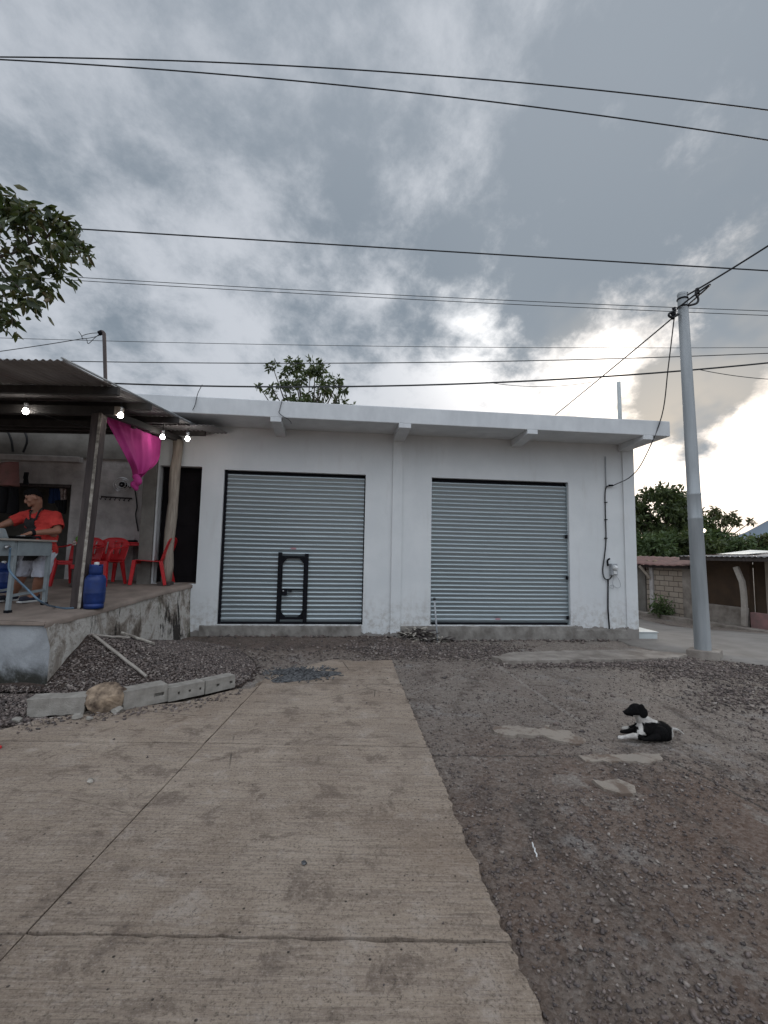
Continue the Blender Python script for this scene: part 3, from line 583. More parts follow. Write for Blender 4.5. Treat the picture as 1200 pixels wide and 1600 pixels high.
# roller shutters: one curved metal curtain each
def shutter(D, z_top, label, seed):
    u0, u1, z0, z1 = D; r = random.Random(seed); n = 34; pitch = (z_top-z0-.04)/n; rows = []
    for k in range(n):
        o_ = r.uniform(-.0025, .0025); tl = r.uniform(-.003, .003)
        for a, dd in ((0, 0), (.2, .005), (.42, .013), (.60, .0195), (.72, .022), (.82, .0195), (.90, .012), (.965, .003)):
            rows.append((.095-dd+o_, z0+.04+pitch*(k+a), tl))
    rows.append((.095, z_top, 0)); mb = MB(); m_ = 14
    P = [[(u0+.012+(u1-u0-.024)*j/(m_-1), y+math.sin(j*.9+z*2.1)*.0012+tl*(j/(m_-1)-.5), z+math.sin(j*.55+z*.7)*.0015) for j in range(m_)] for y, z, tl in rows]
    mb.grid(P); s_ = mb.build('roller_shutter', M['galv'], shop, world=False, smooth=35, fix=False); s_['label'] = label
    return s_
s1 = shutter(LD, 3.06, 'roller shutter with a small black framed wicket door in it', 4)
s2 = shutter(RD, 3.045, 'plain roller shutter without a wicket door', 5)
def fin(mb, name, mat, par, **k): return mb.build(name, mat, par, world=False, **k)
for D, s_, zt in ((LD, s1, 3.06), (RD, s2, 3.045)):
    u0, u1, z0, z1 = D
    fin(MB().box(u0+.001, u0+(.05 if D is LD else .016), .055, .12, z0+.002, z1-.002), 'guide_rail', M['black'] if D is LD else M['galv'], s_); fin(MB().box(u1-.016, u1-.001, .062, .12, z0+.002, z1-.002), 'guide_rail', M['galv'] if D is RD else M['black'], s_)
    fin(MB().box(u0+.056, u1-.041, .064, .105, z0+.002, z0+.042), 'bottom_bar', M['black'], s_, bevel=.003); fin(MB().box(u0+.056, u1-.041, .10, .15, zt-.01, z1-.003), 'header', M['black'], s_)
    fin(MB().box(u0+.001, u1-.001, .155, .158, z0, z1), 'backing', M['dark'], s_)
for zz in (2.02, 1.2, .42): fin(MB().box(RD[1]-.06, RD[1]-.02, .03, .061, zz-.035, zz+.035), 'lock_bolt', M['black'], s2, bevel=.004)
def sticker(u, z, w_, h_, par): 
    mb = MB(); mb.prism_xz([(u+w_*math.cos(a), z+h_*math.sin(a)) for a in [2*math.pi*i/20 for i in range(20)]], .068, .0705); fin(mb, 'sticker', M['sticker'], par)
us, zs = fac(458, 857); sticker(us, zs, .055, .02, s1); us, zs = fac(780, 968); sticker(us, zs, .055, .02, s2)
# wicket door
wu0, wz0 = fac(433, 973); wu1, wz1 = fac(481, 866); wz0 = .318; wu0 += .0; uL, uR = fac(432, 930)[0], fac(480, 930)[0]
fr = MB(); yA, yB = .035, .073; pw = .07
fr.box(uL, uL+pw, yA, yB, wz0-.0, 1.60); fr.box(uR-pw, uR, yA, yB, wz0, 1.585)
wk = fin(fr, 'wicket_frame', M['black'], s1, bevel=.003)
lf = MB(); a, b_ = uL+pw+.003, uR-pw-.003; zt, zb = 1.535, wz0+.045; th_ = .045; g_ = .095
lf.box(a, b_, yA+.006, yB, zt-th_, zt); lf.box(a, b_, yA+.006, yB, zb, zb+th_)
for (x, z, sx_, sz_) in ((a, zt-th_, 1, -1), (b_, zt-th_, -1, -1), (a, zb+th_, 1, 1), (b_, zb+th_, -1, 1)):
    q = [(x, z), (x+sx_*g_, z), (x, z+sz_*g_*1.15)]; lf.prism_xz(q, yA+.010, yB)
lf.box(a, b_, yA+.008, yB, .905, .925); lf.box(a, a+.012, yA+.012, yB, zb+th_, zt-th_); lf.box(b_-.012, b_, yA+.012, yB, zb+th_, zt-th_)
fin(lf, 'wicket_leaf', M['black'], s1)
fin(MB().box(a+.012, a+.115, yA-.02, yA+.005, .81, .903), 'lock_box', M['black'], s1, bevel=.004); fin(MB().box(a+.13, a+.2, yA-.015, yA+.006, .87, .90), 'handle', M['black'], s1, bevel=.004)
fin(MB().ell((a+.045, yA-.022, .885), (.014, .006, .014), 10, 6), 'lock_cylinder', M['metal'], s1, smooth=True)
# electrical gear on the right wall
def F3(px, py, off=-.02): u, z = fac(px, py); return (u, off, z)
fin(MB().tube([F3(945, 714), F3(946, 762)], .011, 8), 'conduit', M['pvc'], shop, smooth=True)
fin(MB().tube([F3(949, 906, -.025), F3(949, 950, -.02), F3(950, 982, -.045)], .014, 8), 'conduit', M['black'], shop, smooth=True)
def sm(pts, n=6):                                                           # Catmull-Rom through points
    pts = [Vector(p) for p in pts]; P = [pts[0]*2-pts[1]]+pts+[pts[-1]*2-pts[-2]]; out = []
    for i in range(1, len(P)-2):
        for k in range(n):
            q = k/n; a, b_, c, d_ = P[i-1], P[i], P[i+1], P[i+2]
            out.append(.5*((2*b_)+(c-a)*q+(2*a-5*b_+4*c-d_)*q*q+(3*b_-a-3*c+d_)*q**3))
    return out+[pts[-1]]
fin(MB().tube(sm([F3(956, 759, -.05), F3(950, 759, -.05), F3(945, 766), F3(945, 800), F3(946, 842), F3(944, 866), F3(941, 890), F3(943, 903, -.03), F3(950, 905, -.04), F3(955, 898, -.05)]), .0115, 7), 'feed_cable', M['rubber'], shop, smooth=True)
fin(MB().tube([F3(955, 759, -.05), F3(949, 759, -.05)], .02, 8), 'weatherhead', M['black'], shop, smooth=True)
for (px, py) in ((946, 785), (946, 812), (946, 841)): fin(MB().box(F3(px, py)[0]-.03, F3(px, py)[0]+.025, -.035, -.001, F3(px, py)[2]-.008, F3(px, py)[2]+.008), 'cable_clip', M['black'], shop)
mu, mz = fac(955, 890)
mt = fin(MB().box(mu-.05, mu+.075, -.10, -.001, mz-.11, mz+.12), 'meter_box', M['pvc'], shop, bevel=.01)
fin(MB().lathe((mu+.012, -.10, mz+.04), [(.052, 0), (.05, -.03), (.035, -.06), (0, -.068)], 16, (0, 1, 0)), 'meter_dome', M['white'], mt, smooth=True)
fin(MB().box(mu-.02, mu+.045, -.118, -.101, mz-.085, mz-.02), 'meter_cover', M['white'], mt, bevel=.004)
fin(MB().tube(sm([F3(951, 873, -.03), F3(947, 876, -.05), F3(948, 884, -.04)]), .018, 8), 'conduit_elbow', M['black'], shop, smooth=True)
fin(MB().tube(sm([F3(959, 899, -.06), F3(966, 906, -.03), F3(968, 916, -.03), F3(962, 918, -.03), F3(956, 912, -.03), F3(957, 901, -.05)]), .004, 5), 'loose_wire', M['pvc'], shop, smooth=True)
fin(MB().tube(sm([F3(951, 916, -.02), F3(956, 914, -.03), F3(957, 919, -.03), F3(951, 918, -.02)]), .004, 5), 'loose_wire', M['pvc'], shop, smooth=True)
# upright pipe on the roof
tp = onplane(969, 655, FO+FN*.6, FN); ur = (tp-FO) @ FD
fin(MB().tube([(ur, .6, 4.2), (ur-.01, .6, fac(968, 597, .6)[1])], .042, 10), 'roof_pipe', M['tile'], shop, smooth=True)
# thin wires dangling over the fascia
def Ff(px, py, off=-.82): q = onplane(px, py, FO+FN*off, FN); return q
for pts in (((316, 601), (309, 615), (305, 632), (301, 641)), ((441, 624), (437, 640), (436, 645), (443, 651), (450, 655), (454, 659), (455, 662))):
    mb = MB(); mb.tube(sm([Ff(*q) for q in pts]), .006, 5); mb.build('dangling_wire', M['rubber'], shop, smooth=True)

# ================================================================== old eatery behind the terrace
OV = .55                                                                     # its wall stands behind the shop front
eat = thing('old_eatery', 'old dirty whitewashed eatery with a dark open doorway behind the terrace', 'eatery', FO+FD*-6.5+FN*OV+np.array([0, 0, .9]), TH)
def E3(px, py, dv=0.0): q = onplane(px, py, FO+FN*(OV+dv), FN); return q
def eu(px, py): u, z = fac(px, py, OV); return u+6.5, z-.9
uj = eu(106, 830)[0]; ut, zt_ = eu(106, 757); un = eu(-160, 830)[0]; ur_ = -4.565+6.5
w = MB(); wall_holes(w, -6, ur_+.3, -.6, 3.0, [(un, uj, -.7, zt_)], 0, .18); w.build('wall', M['oldwall'], eat, world=False, fix=False)
ul, zl = eu(60, 714); ur2, zl2 = eu(131, 723)
w = MB(); w.box(-6, ur2+.0, -.16, -.002, zl2-.02, zl2+.085); w.build('ledge', M['oldwall'], eat, world=False, bevel=.008)
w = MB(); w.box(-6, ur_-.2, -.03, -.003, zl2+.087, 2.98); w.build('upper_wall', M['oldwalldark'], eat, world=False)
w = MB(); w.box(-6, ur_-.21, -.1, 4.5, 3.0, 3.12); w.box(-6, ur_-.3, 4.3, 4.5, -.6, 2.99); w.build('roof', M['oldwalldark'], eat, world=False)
w = MB(); w.box(un+.02, uj-.02, -.012, .17, zt_-.06, zt_-.004); w.build('lintel', M['darkwood'], eat, world=False)
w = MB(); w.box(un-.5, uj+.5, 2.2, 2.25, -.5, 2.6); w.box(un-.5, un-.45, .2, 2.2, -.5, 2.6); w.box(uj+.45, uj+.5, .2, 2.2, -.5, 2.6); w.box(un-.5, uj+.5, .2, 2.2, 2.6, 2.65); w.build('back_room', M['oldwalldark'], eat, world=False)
# low rough whitewashed lower coat
w = MB(); uu = np.linspace(eu(118, 860)[0], ur_-.36, 22); zz = np.linspace(-.5, eu(180, 838)[1], 14); rows = []
for i, u in enumerate(uu): rows.append([(u, -.03-.03*random.random() if j < 13 else -.004, z+(.03*random.random() if j == 12 else 0)) for j, z in enumerate(zz)])
w.grid(rows); w.build('rough_render', M['oldwall'], eat, world=False, smooth=True, fix=False)
# dark corner pillar beside the shop
w = MB(); u0 = fac(220, 800, -.05)[0]+6.5; w.box(u0, fac(241, 800, -.05)[0]+6.5, -.60, .0, -.5, 2.9); w.build('corner_pillar', M['oldwalldark'], eat, world=False, bevel=.01)
w = MB(); w.box(u0-.04, u0-.002, -.30, -.24, -.05, 2.4); w.build('drain_pipe', M['oldwall'], eat, world=False)
# rack of hooks, wire bracket
hk = thing('hook_rack', 'narrow dark rack of hooks on the dirty whitewashed wall', 'hook rack', E3(172, 780))
mb = MB(); A = Vector(E3(158, 776, -.03)); B = Vector(E3(206, 779, -.03)); mb.bar(A, B, .02, .03); mb.build('rail', M['darkwood'], hk)
for k in range(7):
    q = A+(B-A)*(k+.3)/6.6; mb = MB(); mb.tube([q, q+Vector((0, -.03, -.02)), q+Vector((0, -.05, -.06)), q+Vector((0, -.08, -.04))], .007, 5); mb.build('hook', M['black'], hk)
wf = thing('wall_fan', 'small black wire fan fixed to the wall under the magenta cloth', 'fan', E3(197, 765))
c = Vector(E3(190, 757, -.25)); mb = MB()
for rr in (.13, .1, .06): mb.tube([c+Vector((rr*math.cos(a)*1.2, .0, rr*math.sin(a))) for a in [2*math.pi*i/20 for i in range(21)]], .006, 5)
for k in range(10): a = 2*math.pi*k/10; mb.tube([c, c+Vector((.155*math.cos(a), .02, .13*math.sin(a)))], .003, 4)
mb.build('cage', M['metal'], wf); MB().lathe(c+Vector((0, 0, 0)), [(.05, 0), (.05, .12), (.03, .15)], 12, (0, 1, 0)).build('motor', M['black'], wf, smooth=True)
MB().tube([c+Vector((0, .14, 0)), c+Vector((.02, .25, -.02))], .016, 8).build('bracket', M['black'], wf)
mb = MB(); mb.tube(sm([E3(210, 760, -.05), E3(214, 790, -.04), E3(212, 805, -.04), E3(216, 830, -.04)]), .012, 6); tag(mb.build('hanging_cable', M['rubber'], None, E3(212, 800), smooth=True), 'dark cable hanging down the wall beside the corner pillar', 'cable')
for pts, lb in ((((2, 668), (12, 675), (18, 690), (20, 706)), 'left dark hose hanging above the pale ledge'), (((30, 664), (39, 676), (42, 690), (36, 707)), 'right dark hose hanging above the pale ledge')):
    mb = MB(); mb.tube(sm([E3(*q, -.12) for q in pts]), .02, 7); tag(mb.build('hanging_hose', M['rubber'], None, E3(*pts[0], -.12), smooth=True), lb, 'hose')
# clothes hanging in the doorway
def cloth_px(name, pts_px, dv, mat, label, cat, thick=.02, waves=3, amp=.03):
    top0, top1, bot0, bot1 = pts_px; rows = []; n, m_ = 12, 16
    for i in range(n+1):
        row = []
        for j in range(m_+1):
            a, b_ = i/n, j/m_; px = (top0[0]*(1-b_)+top1[0]*b_)*(1-a)+(bot0[0]*(1-b_)+bot1[0]*b_)*a; py = (top0[1]*(1-b_)+top1[1]*b_)*(1-a)+(bot0[1]*(1-b_)+bot1[1]*b_)*a
            row.append(E3(px+math.sin(a*7+j)*.4, py+math.sin(b_*9)*.6*a, dv+amp*math.sin(b_*waves*6.28+a*1.5)))
        rows.append(row)
    mb = MB(); mb.grid(rows); return tag(mb.build(name, mat, None, rows[n][m_//2], smooth=True, solid=thick), label, cat)
cloth_px('hanging_jacket', ((79, 760), (95, 759), (77, 786), (96, 786)), .25, M['clothblue'], 'navy blue garment hanging in the dark doorway behind the cook', 'garment', .05)
cloth_px('hanging_shirt', ((94, 759), (104, 758), (95, 784), (103, 786)), .2, M['clothprint'], 'pale printed garment hanging beside the navy one in the doorway', 'garment', .03, 2)
cloth_px('hanging_trousers', ((86, 782), (103, 781), (94, 800), (101, 803)), .16, M['clothblack'], 'black garment hanging below the pale printed one in the doorway', 'garment', .04)
cloth_px('hanging_bag', ((0, 724), (24, 722), (-4, 758), (31, 760)), -.5, M['pinkbag'], 'dull pink cloth bag hanging above the cook beside the ledge', 'bag', .12, 1, .05)
cloth_px('hanging_sack', ((0, 760), (24, 762), (-5, 800), (26, 805)), -.15, M['clothblack'], 'dark bundled sack hanging under the dull pink bag', 'sack', .1, 2, .05)
cloth_px('hanging_ladle', ((38, 738), (44, 738), (37, 757), (44, 757)), -.3, M['clothblack'], 'narrow black utensil hanging over the head of the cook', 'utensil', .03, 1, .01)

# ================================================================== terrace
ter = thing('terrace', 'raised concrete terrace with stained mossy side wall in front of the eatery', 'terrace', (-3.75, 5.35, 0))
def side_x(y): return -3.73-.09+(y-5.336)*.105+.03*math.sin(y*2.3)
yb = [5.336+(8.75-5.336)*k/24 for k in range(25)]
mb = MB(); rows = []
for y in yb:                                                                # side face, weathered, slightly battered and uneven
    zt = zfl(y); row = []
    for j in range(9):
        a = j/8; row.append((side_x(y)+.08*(1-a)**1.5+float(fbm(np.array(y*2.2), np.array(a*2.0), 3, 8))*.06, y, -.3+(zt-.055+.3)*a+.012*random.uniform(-1, 1)*(j > 6)))
    rows.append(row)
mb.grid(rows); mb.build('side_wall', M['mossy'], ter, smooth=True, fix=False)
mb = MB(); rows = []
for k in range(30):
    x = -12+(side_x(5.336)+.08+12)*k/29; rows.append([(x if a < 1 or k < 29 else side_x(5.336), 5.336-.035*math.sin((x+12)*.8)*0+float(fbm(np.array(x*2.), np.array(a*2.), 3, 2))*.03*(k < 29), -.3+(zfl(5.336)-.03+.3)*a) for a in (0, .25, .5, .75, 1)])
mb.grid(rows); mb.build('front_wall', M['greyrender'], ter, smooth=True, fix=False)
mb = MB(); rows = []
for k, y in enumerate([5.30]+yb[1:]):
    e = side_x(y)+.025+.012*random.uniform(-1, 1); zt = zfl(y)
    rows.append([(-12, y, zt), (-6, y, zt), (-4.6, y, zt+.004*math.sin(y*5)), (e-.09, y, zt), (e-.02, y, zt-.008+random.uniform(-.005, .005)), (e, y, zt-.028), (e-.006, y, zt-.075)])
mb.grid(rows); o_ = mb.build('floor_slab', M['floor'], ter, smooth=True, fix=False)
mb = MB(); mb.box(-12, side_x(5.336)+.02, 5.30, 5.335, zfl(5.3)-.05, zfl(5.3)-.001); mb.build('slab_edge', M['floor'], ter, bevel=.01)

# ================================================================== canopy
can = thing('canopy', 'open lean to canopy of dark corrugated zinc sheets on two posts over the terrace', 'canopy', (-3.9, 6.2, zfl(6.2)))
XR = -3.34                                                                   # right eave
def yat(px, X): d_ = ray(px, 600); return X/(d_[0]/d_[1])
def atX(px, py, X): d_ = ray(px, py); return CC+d_*(X/d_[0])
e0 = atX(98, 563, XR); e1 = atX(318, 672, XR)
rz = lambda y: float(e0[2]+(y-e0[1])*(e1[2]-e0[2])/(e1[1]-e0[1]))
Y0, Y1 = float(e0[1]), float(e1[1])-.05
def sheet(x0, x1, y0, y1, dz):
    n = int((x1-x0)/.013); rows = []
    for y in np.linspace(y0, y1, 8):
        rows.append([(x0+(x1-x0)*k/n, y+.01*math.sin(k*.05), rz(y)+dz+.011*math.sin(2*math.pi*(x0+(x1-x0)*k/n)/.076)+.006*math.sin(y*3+k*.02)) for k in range(n+1)])
    mb = MB(); mb.grid(rows); return mb
for i, (x0, x1, dz) in enumerate(((-12, -8.4, .0), (-8.48, -7.6, .008), (-7.68, -6.8, .0), (-6.88, -6.0, .008), (-6.08, -5.2, 0), (-5.28, -4.25, .008), (-4.33, XR, .0))): sheet(x0, x1, Y0+random.uniform(-.03, .03), Y1+.12, dz).build('roof_sheet', M['zinc'], can, smooth=True, fix=False, solid=.002)
# lower sheet lapping under at the far right
mb = sheet(-4.2, -2.95, Y1-.55, Y1+.22, -.03); mb.build('roof_sheet', M['zinc'], can, smooth=True, fix=False, solid=.002)
mb = MB(); mb.tube([(XR, Y0-.02, rz(Y0)+.018), (XR, Y1+.1, rz(Y1+.1)+.018)], .012, 6); mb.build('roof_edge', M['steel'], can)
for px, in ((184,), (236,), (281,), (312,)):
    y = yat(px, XR+.04) if px < 300 else Y1; mb = MB(); mb.bar((-12, y, rz(y)-.068), (XR+.06, y, rz(y)-.068), .06, .10); mb.build('purlin', M['beam'], can, bevel=.004)
fb = aty(122, 952, 5.0); pb = fl(122, 950); pt = aty(152, 636, pb[1]); 
q = Vector(pb); q.z = zfl(pb[1]); top = Vector((pb[0]+.075, pb[1]+.02, rz(pb[1])-.22))
mb = MB(); a_ = Vector((.115, .115, 0)); mb.bar(q, top, .145, .12, (0, 1, 0)); o = mb.build('front_post', M['postgrey'], can, bevel=.006)
mb = MB(); mb.bar(q+Vector((.05, -.064, 0)), top+Vector((.05, -.064, 0)), .038, .006, (0, 1, 0)); mb.build('post_edge', M['debris'], o)
bb = fl(259, 914); q2 = Vector((bb[0], bb[1], zfl(bb[1]))); top2 = Vector((bb[0]+.045, bb[1]+.05, rz(bb[1])-.20)); mb = MB(); pts = [q2+Vector((0, 0, .05))+(top2-q2)*k/9+Vector((.012*math.sin(k*1.7), .01*math.cos(k*2.1), 0)) for k in range(10)]; pts[-1] = top2
mb.tube(pts, [.088+.006*math.sin(k*2.2) for k in range(10)], 10); mb.build('rear_post', M['wood'], can, smooth=True)
mb = MB(); mb.box(q2.x-.11, q2.x+.11, q2.y-.10, q2.y+.08, q2.z-.01, q2.z+.06); mb.build('post_footing', M['darkwood'], can, bevel=.01)
# beams carried by the posts
yF = pb[1]+.02; mb = MB(); mb.bar((-12, yF, rz(yF)-.18), (top.x+.22, yF, rz(yF)-.18), .09, .12); mb.build('front_beam', M['beam'], can, bevel=.005)
mb = MB(); mb.box(top.x+.221, top.x+.30, yF-.05, yF+.05, rz(yF)-.24, rz(yF)-.125); mb.build('beam_end', M['wood'], can)
mb = MB(); mb.bar((top.x+.04, yF+.05, rz(yF)-.17), (top2.x-.02, Y1+.2, rz(Y1+.2)-.17), .08, .10); mb.build('side_beam', M['beam'], can, bevel=.005)
yM = 7.3; mb = MB(); mb.bar((-12, yM, rz(yM)-.18), (top2.x, yM, rz(yM)-.18), .09, .11); mb.build('rear_beam', M['beam'], can, bevel=.005)
yK = pb[1]+.9; mb = MB(); mb.bar((-12, yK, rz(yK)-.19), (top.x, yK, rz(yK)-.19), .07, .1); mb.build('rafter', M['beam'], can)

# lit bulbs
def bulb(px, py, Y, label, top_z, power=None):
    c = Vector(aty(px, py, Y)); o = thing('light_bulb', label, 'light bulb', (c.x, c.y, c.z-.04), 0, 'lit bulbs under the canopy')
    MB().lathe(c, [(.001, -.034), (.019, -.031), (.031, -.020), (.036, -.003), (.035, .012), (.029, .026), (.02, .042)], 18).build('globe', M['bulb'], o, smooth=True)
    MB().lathe(c, [(.021, .041), (.021, .06), (.019, .09), (.026, .094), (.028, .115), (.001, .12)], 14).build('socket', M['pvc'], o, smooth=True)
    MB().tube([c+Vector((0, 0, .12)), (c.x, c.y, max(top_z, c.z+.14))], .006, 6).build('cord', M['rubber'], o)
bulb(40, 643, yF-.12, 'lit bulb at far left under the canopy above the cook', rz(yF)-.06)
bulb(188, 649, yF-.02, 'lit bulb right beside the front post in front of magenta cloth', rz(6.15)-.06)
bulb(254, 683, 7.45, 'lit bulb touching the edge of magenta cloth left of the rear post', rz(7.45)-.06)
bulb(293, 686, 7.7, 'lit bulb right of the rear post near the white shop wall', rz(7.7)-.10)
mb = MB(); mb.tube(sm([aty(40, 637, yF-.12), aty(80, 652, yF-.1), aty(138, 668, yF-.07)]), .005, 5); tag(mb.build('strung_wire', M['rubber'], None, aty(80, 655, 6.0)), 'thin cord strung from the far left bulb to the front post', 'cord')

# magenta cloth tied up under the side beam
Cb = Vector(aty(213, 742, 7.05)); n, m_ = 36, 44; rows = []
Lc = sm([Vector(aty(154, 636, yF+.1)), Vector(aty(168, 661, yF+.45)), Vector(aty(186, 695, 6.6)), Vector(aty(205, 729, 6.95)), Cb+Vector((-.03, 0, .02)), Cb], 12)
Rc = sm([Vector(aty(254, 684, Y1-.35)), Vector(aty(253, 700, Y1-.4)), Vector(aty(249, 716, Y1-.45)), Vector(aty(238, 729, 7.3)), Vector(aty(222, 738, 7.12)), Cb], 12)
for i in range(n+1):
    a = i/n; k = min(len(Lc)-1, int(a*(len(Lc)-1))); row = []; sag = math.sin(min(1, a*1.08)*math.pi*.5)**3*(1 if a < .8 else max(0, (1-a)/.2))
    for j in range(m_+1):
        b_ = j/m_; pnt = Lc[k].lerp(Rc[k], b_)+Vector((0, 0, -.05*math.sin(b_*math.pi)*(1-a)-.10*sag*math.sin(b_*math.pi)))
        fold = math.sin(b_*15+a*2.2)*.05*(a*.8+.25)+math.sin(b_*37+2+a*4)*.017*(a+.25)+math.sin(b_*70+a*9)*.006+math.sin(b_*9-a*5)*.02
        row.append(pnt+Vector((-.9, .45, 0))*fold*(1 if a < .85 else (1-a)/.15+.15))
    rows.append(row)
pk = thing('tied_cloth', 'magenta cloth hung from the canopy beam and knotted at its bottom', 'cloth', Cb+Vector((0, 0, -.15)))
mb = MB(); mb.grid(rows); mb.build('sheet', M['pink'], pk, smooth=True, solid=.003)
mb = MB(); rr = random.Random(3); pts = [Cb+Vector((0, 0, .05)), Cb+Vector((.0, 0, -.02)), Cb+Vector((.01, 0, -.08)), Cb+Vector((-.01, 0, -.15)), Cb+Vector((.01, 0, -.2))]
mb.ell(Cb+Vector((0, 0, -.03)), (.06, .06, .05)); mb.ell(Cb+Vector((.03, 0, -.1)), (.065, .055, .07)); mb.ell(Cb+Vector((-.03, 0, -.15)), (.05, .05, .06)); mb.ell(Cb+Vector((.0, .02, -.20)), (.035, .05, .05))
o = link('knot', remesh(mb, .016, 2), M['pink'], pk)

# ================================================================== things on the terrace
def zup(p, z): return Vector((p[0], p[1], z))
# grill table
l1 = fl(12, 958); l2 = fl(71, 945); e = Vector((l2[0]-l1[0], l2[1]-l1[1], 0)); wlen = e.length; ang = math.atan2(e.y, e.x)
# its front runs along +x locally from the near leg to the far leg
tb = thing('grill_table', 'pale grey metal cooking table with splayed legs in front of the cook', 'cooking table', (l1[0], l1[1], zfl(l1[1])), ang)
TW, TDp = wlen, .52; zt = 1.6+(856-848)*5.75/720-zfl(l1[1])+.03
def leg(x, y, dx, dy, zb):
    mb = MB(); mb.bar((x, y, zb+.03), (x+dx, y+dy, zt-.02), .045, .045, (0, 1, 0)); o = mb.build('leg', M['grill'], tb, world=False, bevel=.003)
    mb = MB(); mb.box(x-.03, x+.03, y-.03, y+.03, zb, zb+.032); mb.build('foot', M['black'], o, world=False)
zrise = zfl(l2[1])-zfl(l1[1])
leg(.02, .02, .05, .03, 0); leg(TW, .02, .04, .03, zrise); leg(.0, TDp, .06, -.03, .01); leg(TW-.02, TDp, .03, -.03, zrise+.03)
mb = MB(); mb.box(-.55, TW+.09, -.02, TDp+.02, zt-.012, zt+.012); mb.build('top', M['conclight'], tb, world=False, bevel=.003)
mb = MB(); mb.box(.075, TW+.03, .012, .03, zt-.20, zt-.013); mb.build('front_panel', M['grill'], tb, world=False, bevel=.004)
mb = MB(); mb.box(-.52, .03, .012, .03, zt-.20, zt-.013); mb.build('front_panel', M['grill'], tb, world=False, bevel=.004)
mb = MB(); mb.box(.05, TW+.02, TDp-.03, TDp-.012, zt-.16, zt-.013); mb.build('back_panel', M['grill'], tb, world=False)
for y in (.03, TDp-.02):
    mb = MB(); mb.bar((.02, y, .2), (TW+.01, y, .2+zrise), .03, .03); mb.build('stretcher', M['grill'], tb, world=False)
mb = MB(); mb.bar((.0, TDp*.97, .03), (-.5, TDp*.9, .03), .03, .03); mb.build('stretcher', M['grill'], tb, world=False)
mb = MB(); mb.tube([(-.07, -.015, zt-.09), (-.12, -.03, zt-.09), (-.15, -.03, zt-.10)], .014, 8); mb.tube([(-.1, .012, zt-.09), (-.1, -.03, zt-.09)], .022, 10); mb.build('gas_valve', M['metal'], tb, world=False, smooth=True)
gb = thing('griddle_box', 'pale grey griddle box with sloping end standing on the cooking table', 'griddle', tb.matrix_basis @ Vector((-.2, .2, zt+.012)), ang)
mb = MB(); mb.add([(-.5, -.16, 0), (.17, -.16, 0), (.17, .22, 0), (-.5, .22, 0), (-.5, -.15, .125), (.12, -.15, .12), (.12, .21, .12), (-.5, .21, .125)], [(3,2,1,0),(4,5,6,7),(0,1,5,4),(1,2,6,5),(2,3,7,6),(3,0,4,7)]); mb.build('body', M['grill'], gb, world=False, bevel=.01)
mb = MB(); mb.box(-.45, .08, -.163, -.151, .02, .10); mb.build('front_plate', M['steel'], gb, world=False)
tr_ = thing('frying_pan', 'black flat pan on the cooking table before the cook', 'pan', tb.matrix_basis @ Vector((.28, .26, zt+.014)), ang)
MB().lathe((0, 0, 0), [(.15, 0), (.19, .035), (.185, .035), (.14, .008), (0, .008)], 26).build('dish', M['black'], tr_, world=False, smooth=40); MB().tube([(-.17, 0, .03), (-.36, -.02, .06)], .012, 8).build('handle', M['black'], tr_, world=False, smooth=True)
# gas cylinders
def gas(px, py, rad_, h_, label, name='gas_cylinder'):
    q = fl(px, py); o = thing(name, label, 'gas cylinder', (q[0], q[1], zfl(q[1])), .4, 'blue gas cylinders')
    MB().lathe((0, 0, 0), [(0, .03), (rad_*.8, .04), (rad_*.97, .07), (rad_, .11), (rad_, h_*.33), (rad_*1.012, h_*.34), (rad_*1.012, h_*.36), (rad_, h_*.37), (rad_, h_*.62), (rad_*.96, h_*.68), (rad_*.82, h_*.74), (rad_*.5, h_*.785), (0, h_*.8)], 36).build('tank', M['bluegas'], o, world=False, smooth=50)
    mb = MB(); n = 26; rows = []
    for z, r_ in ((0, rad_*.93), (.07, rad_*.9)): rows.append([(r_*math.cos(a), r_*math.sin(a), z) for a in [2*math.pi*i/n for i in range(n+1)]])
    mb.grid(rows); mb.build('foot_ring', M['bluegas'], o, world=False, smooth=True, solid=.006)
    mb = MB(); rows = []
    for z in (h_*.74, h_*.84, h_*.97, h_*1.0): rows.append([(rad_*(.62+.0*z)*math.cos(a), rad_*.62*math.sin(a), z-(.02 if (i % 13) > 9 and z > h_*.9 else 0)) for i, a in enumerate([.5+5.3*i/n for i in range(n+1)])])
    mb.grid(rows); mb.build('collar', M['bluegas'], o, world=False, smooth=True, solid=.008)
    MB().lathe((0, 0, 0), [(.03, h_*.78), (.03, h_*.86), (.02, h_*.88), (.02, h_*.98), (.03, h_*1.0), (.03, h_*1.05), (0, h_*1.06)], 14).build('valve', M['white'], o, world=False, smooth=40)
    return o
gas(146, 950, .125, .565, 'blue gas cylinder standing on the terrace right behind the front post')
gas(2, 925, .15, .45, 'blue gas cylinder under the cooking table, cut by the left photo edge')
h0 = tb.matrix_basis @ Vector((-.10, -.05, zt-.10)); pts = [h0, h0+Vector((.02, -.02, -.12)), aty(16, 893, 5.2), aty(42, 920, 5.25), aty(65, 941, 5.3), fl(85, 950)+np.array([0, 0, .015]), fl(105, 952)+np.array([0, 0, .012]), fl(128, 950)+np.array([0, .06, .012]), fl(150, 946)+np.array([0, .12, .012])]
tag(MB().tube(sm(pts, 8), .012, 8).build('gas_hose', M['bluehose'], None, fl(100, 952), smooth=True), 'blue grey gas hose hanging from the cooking table to the terrace floor', 'hose')
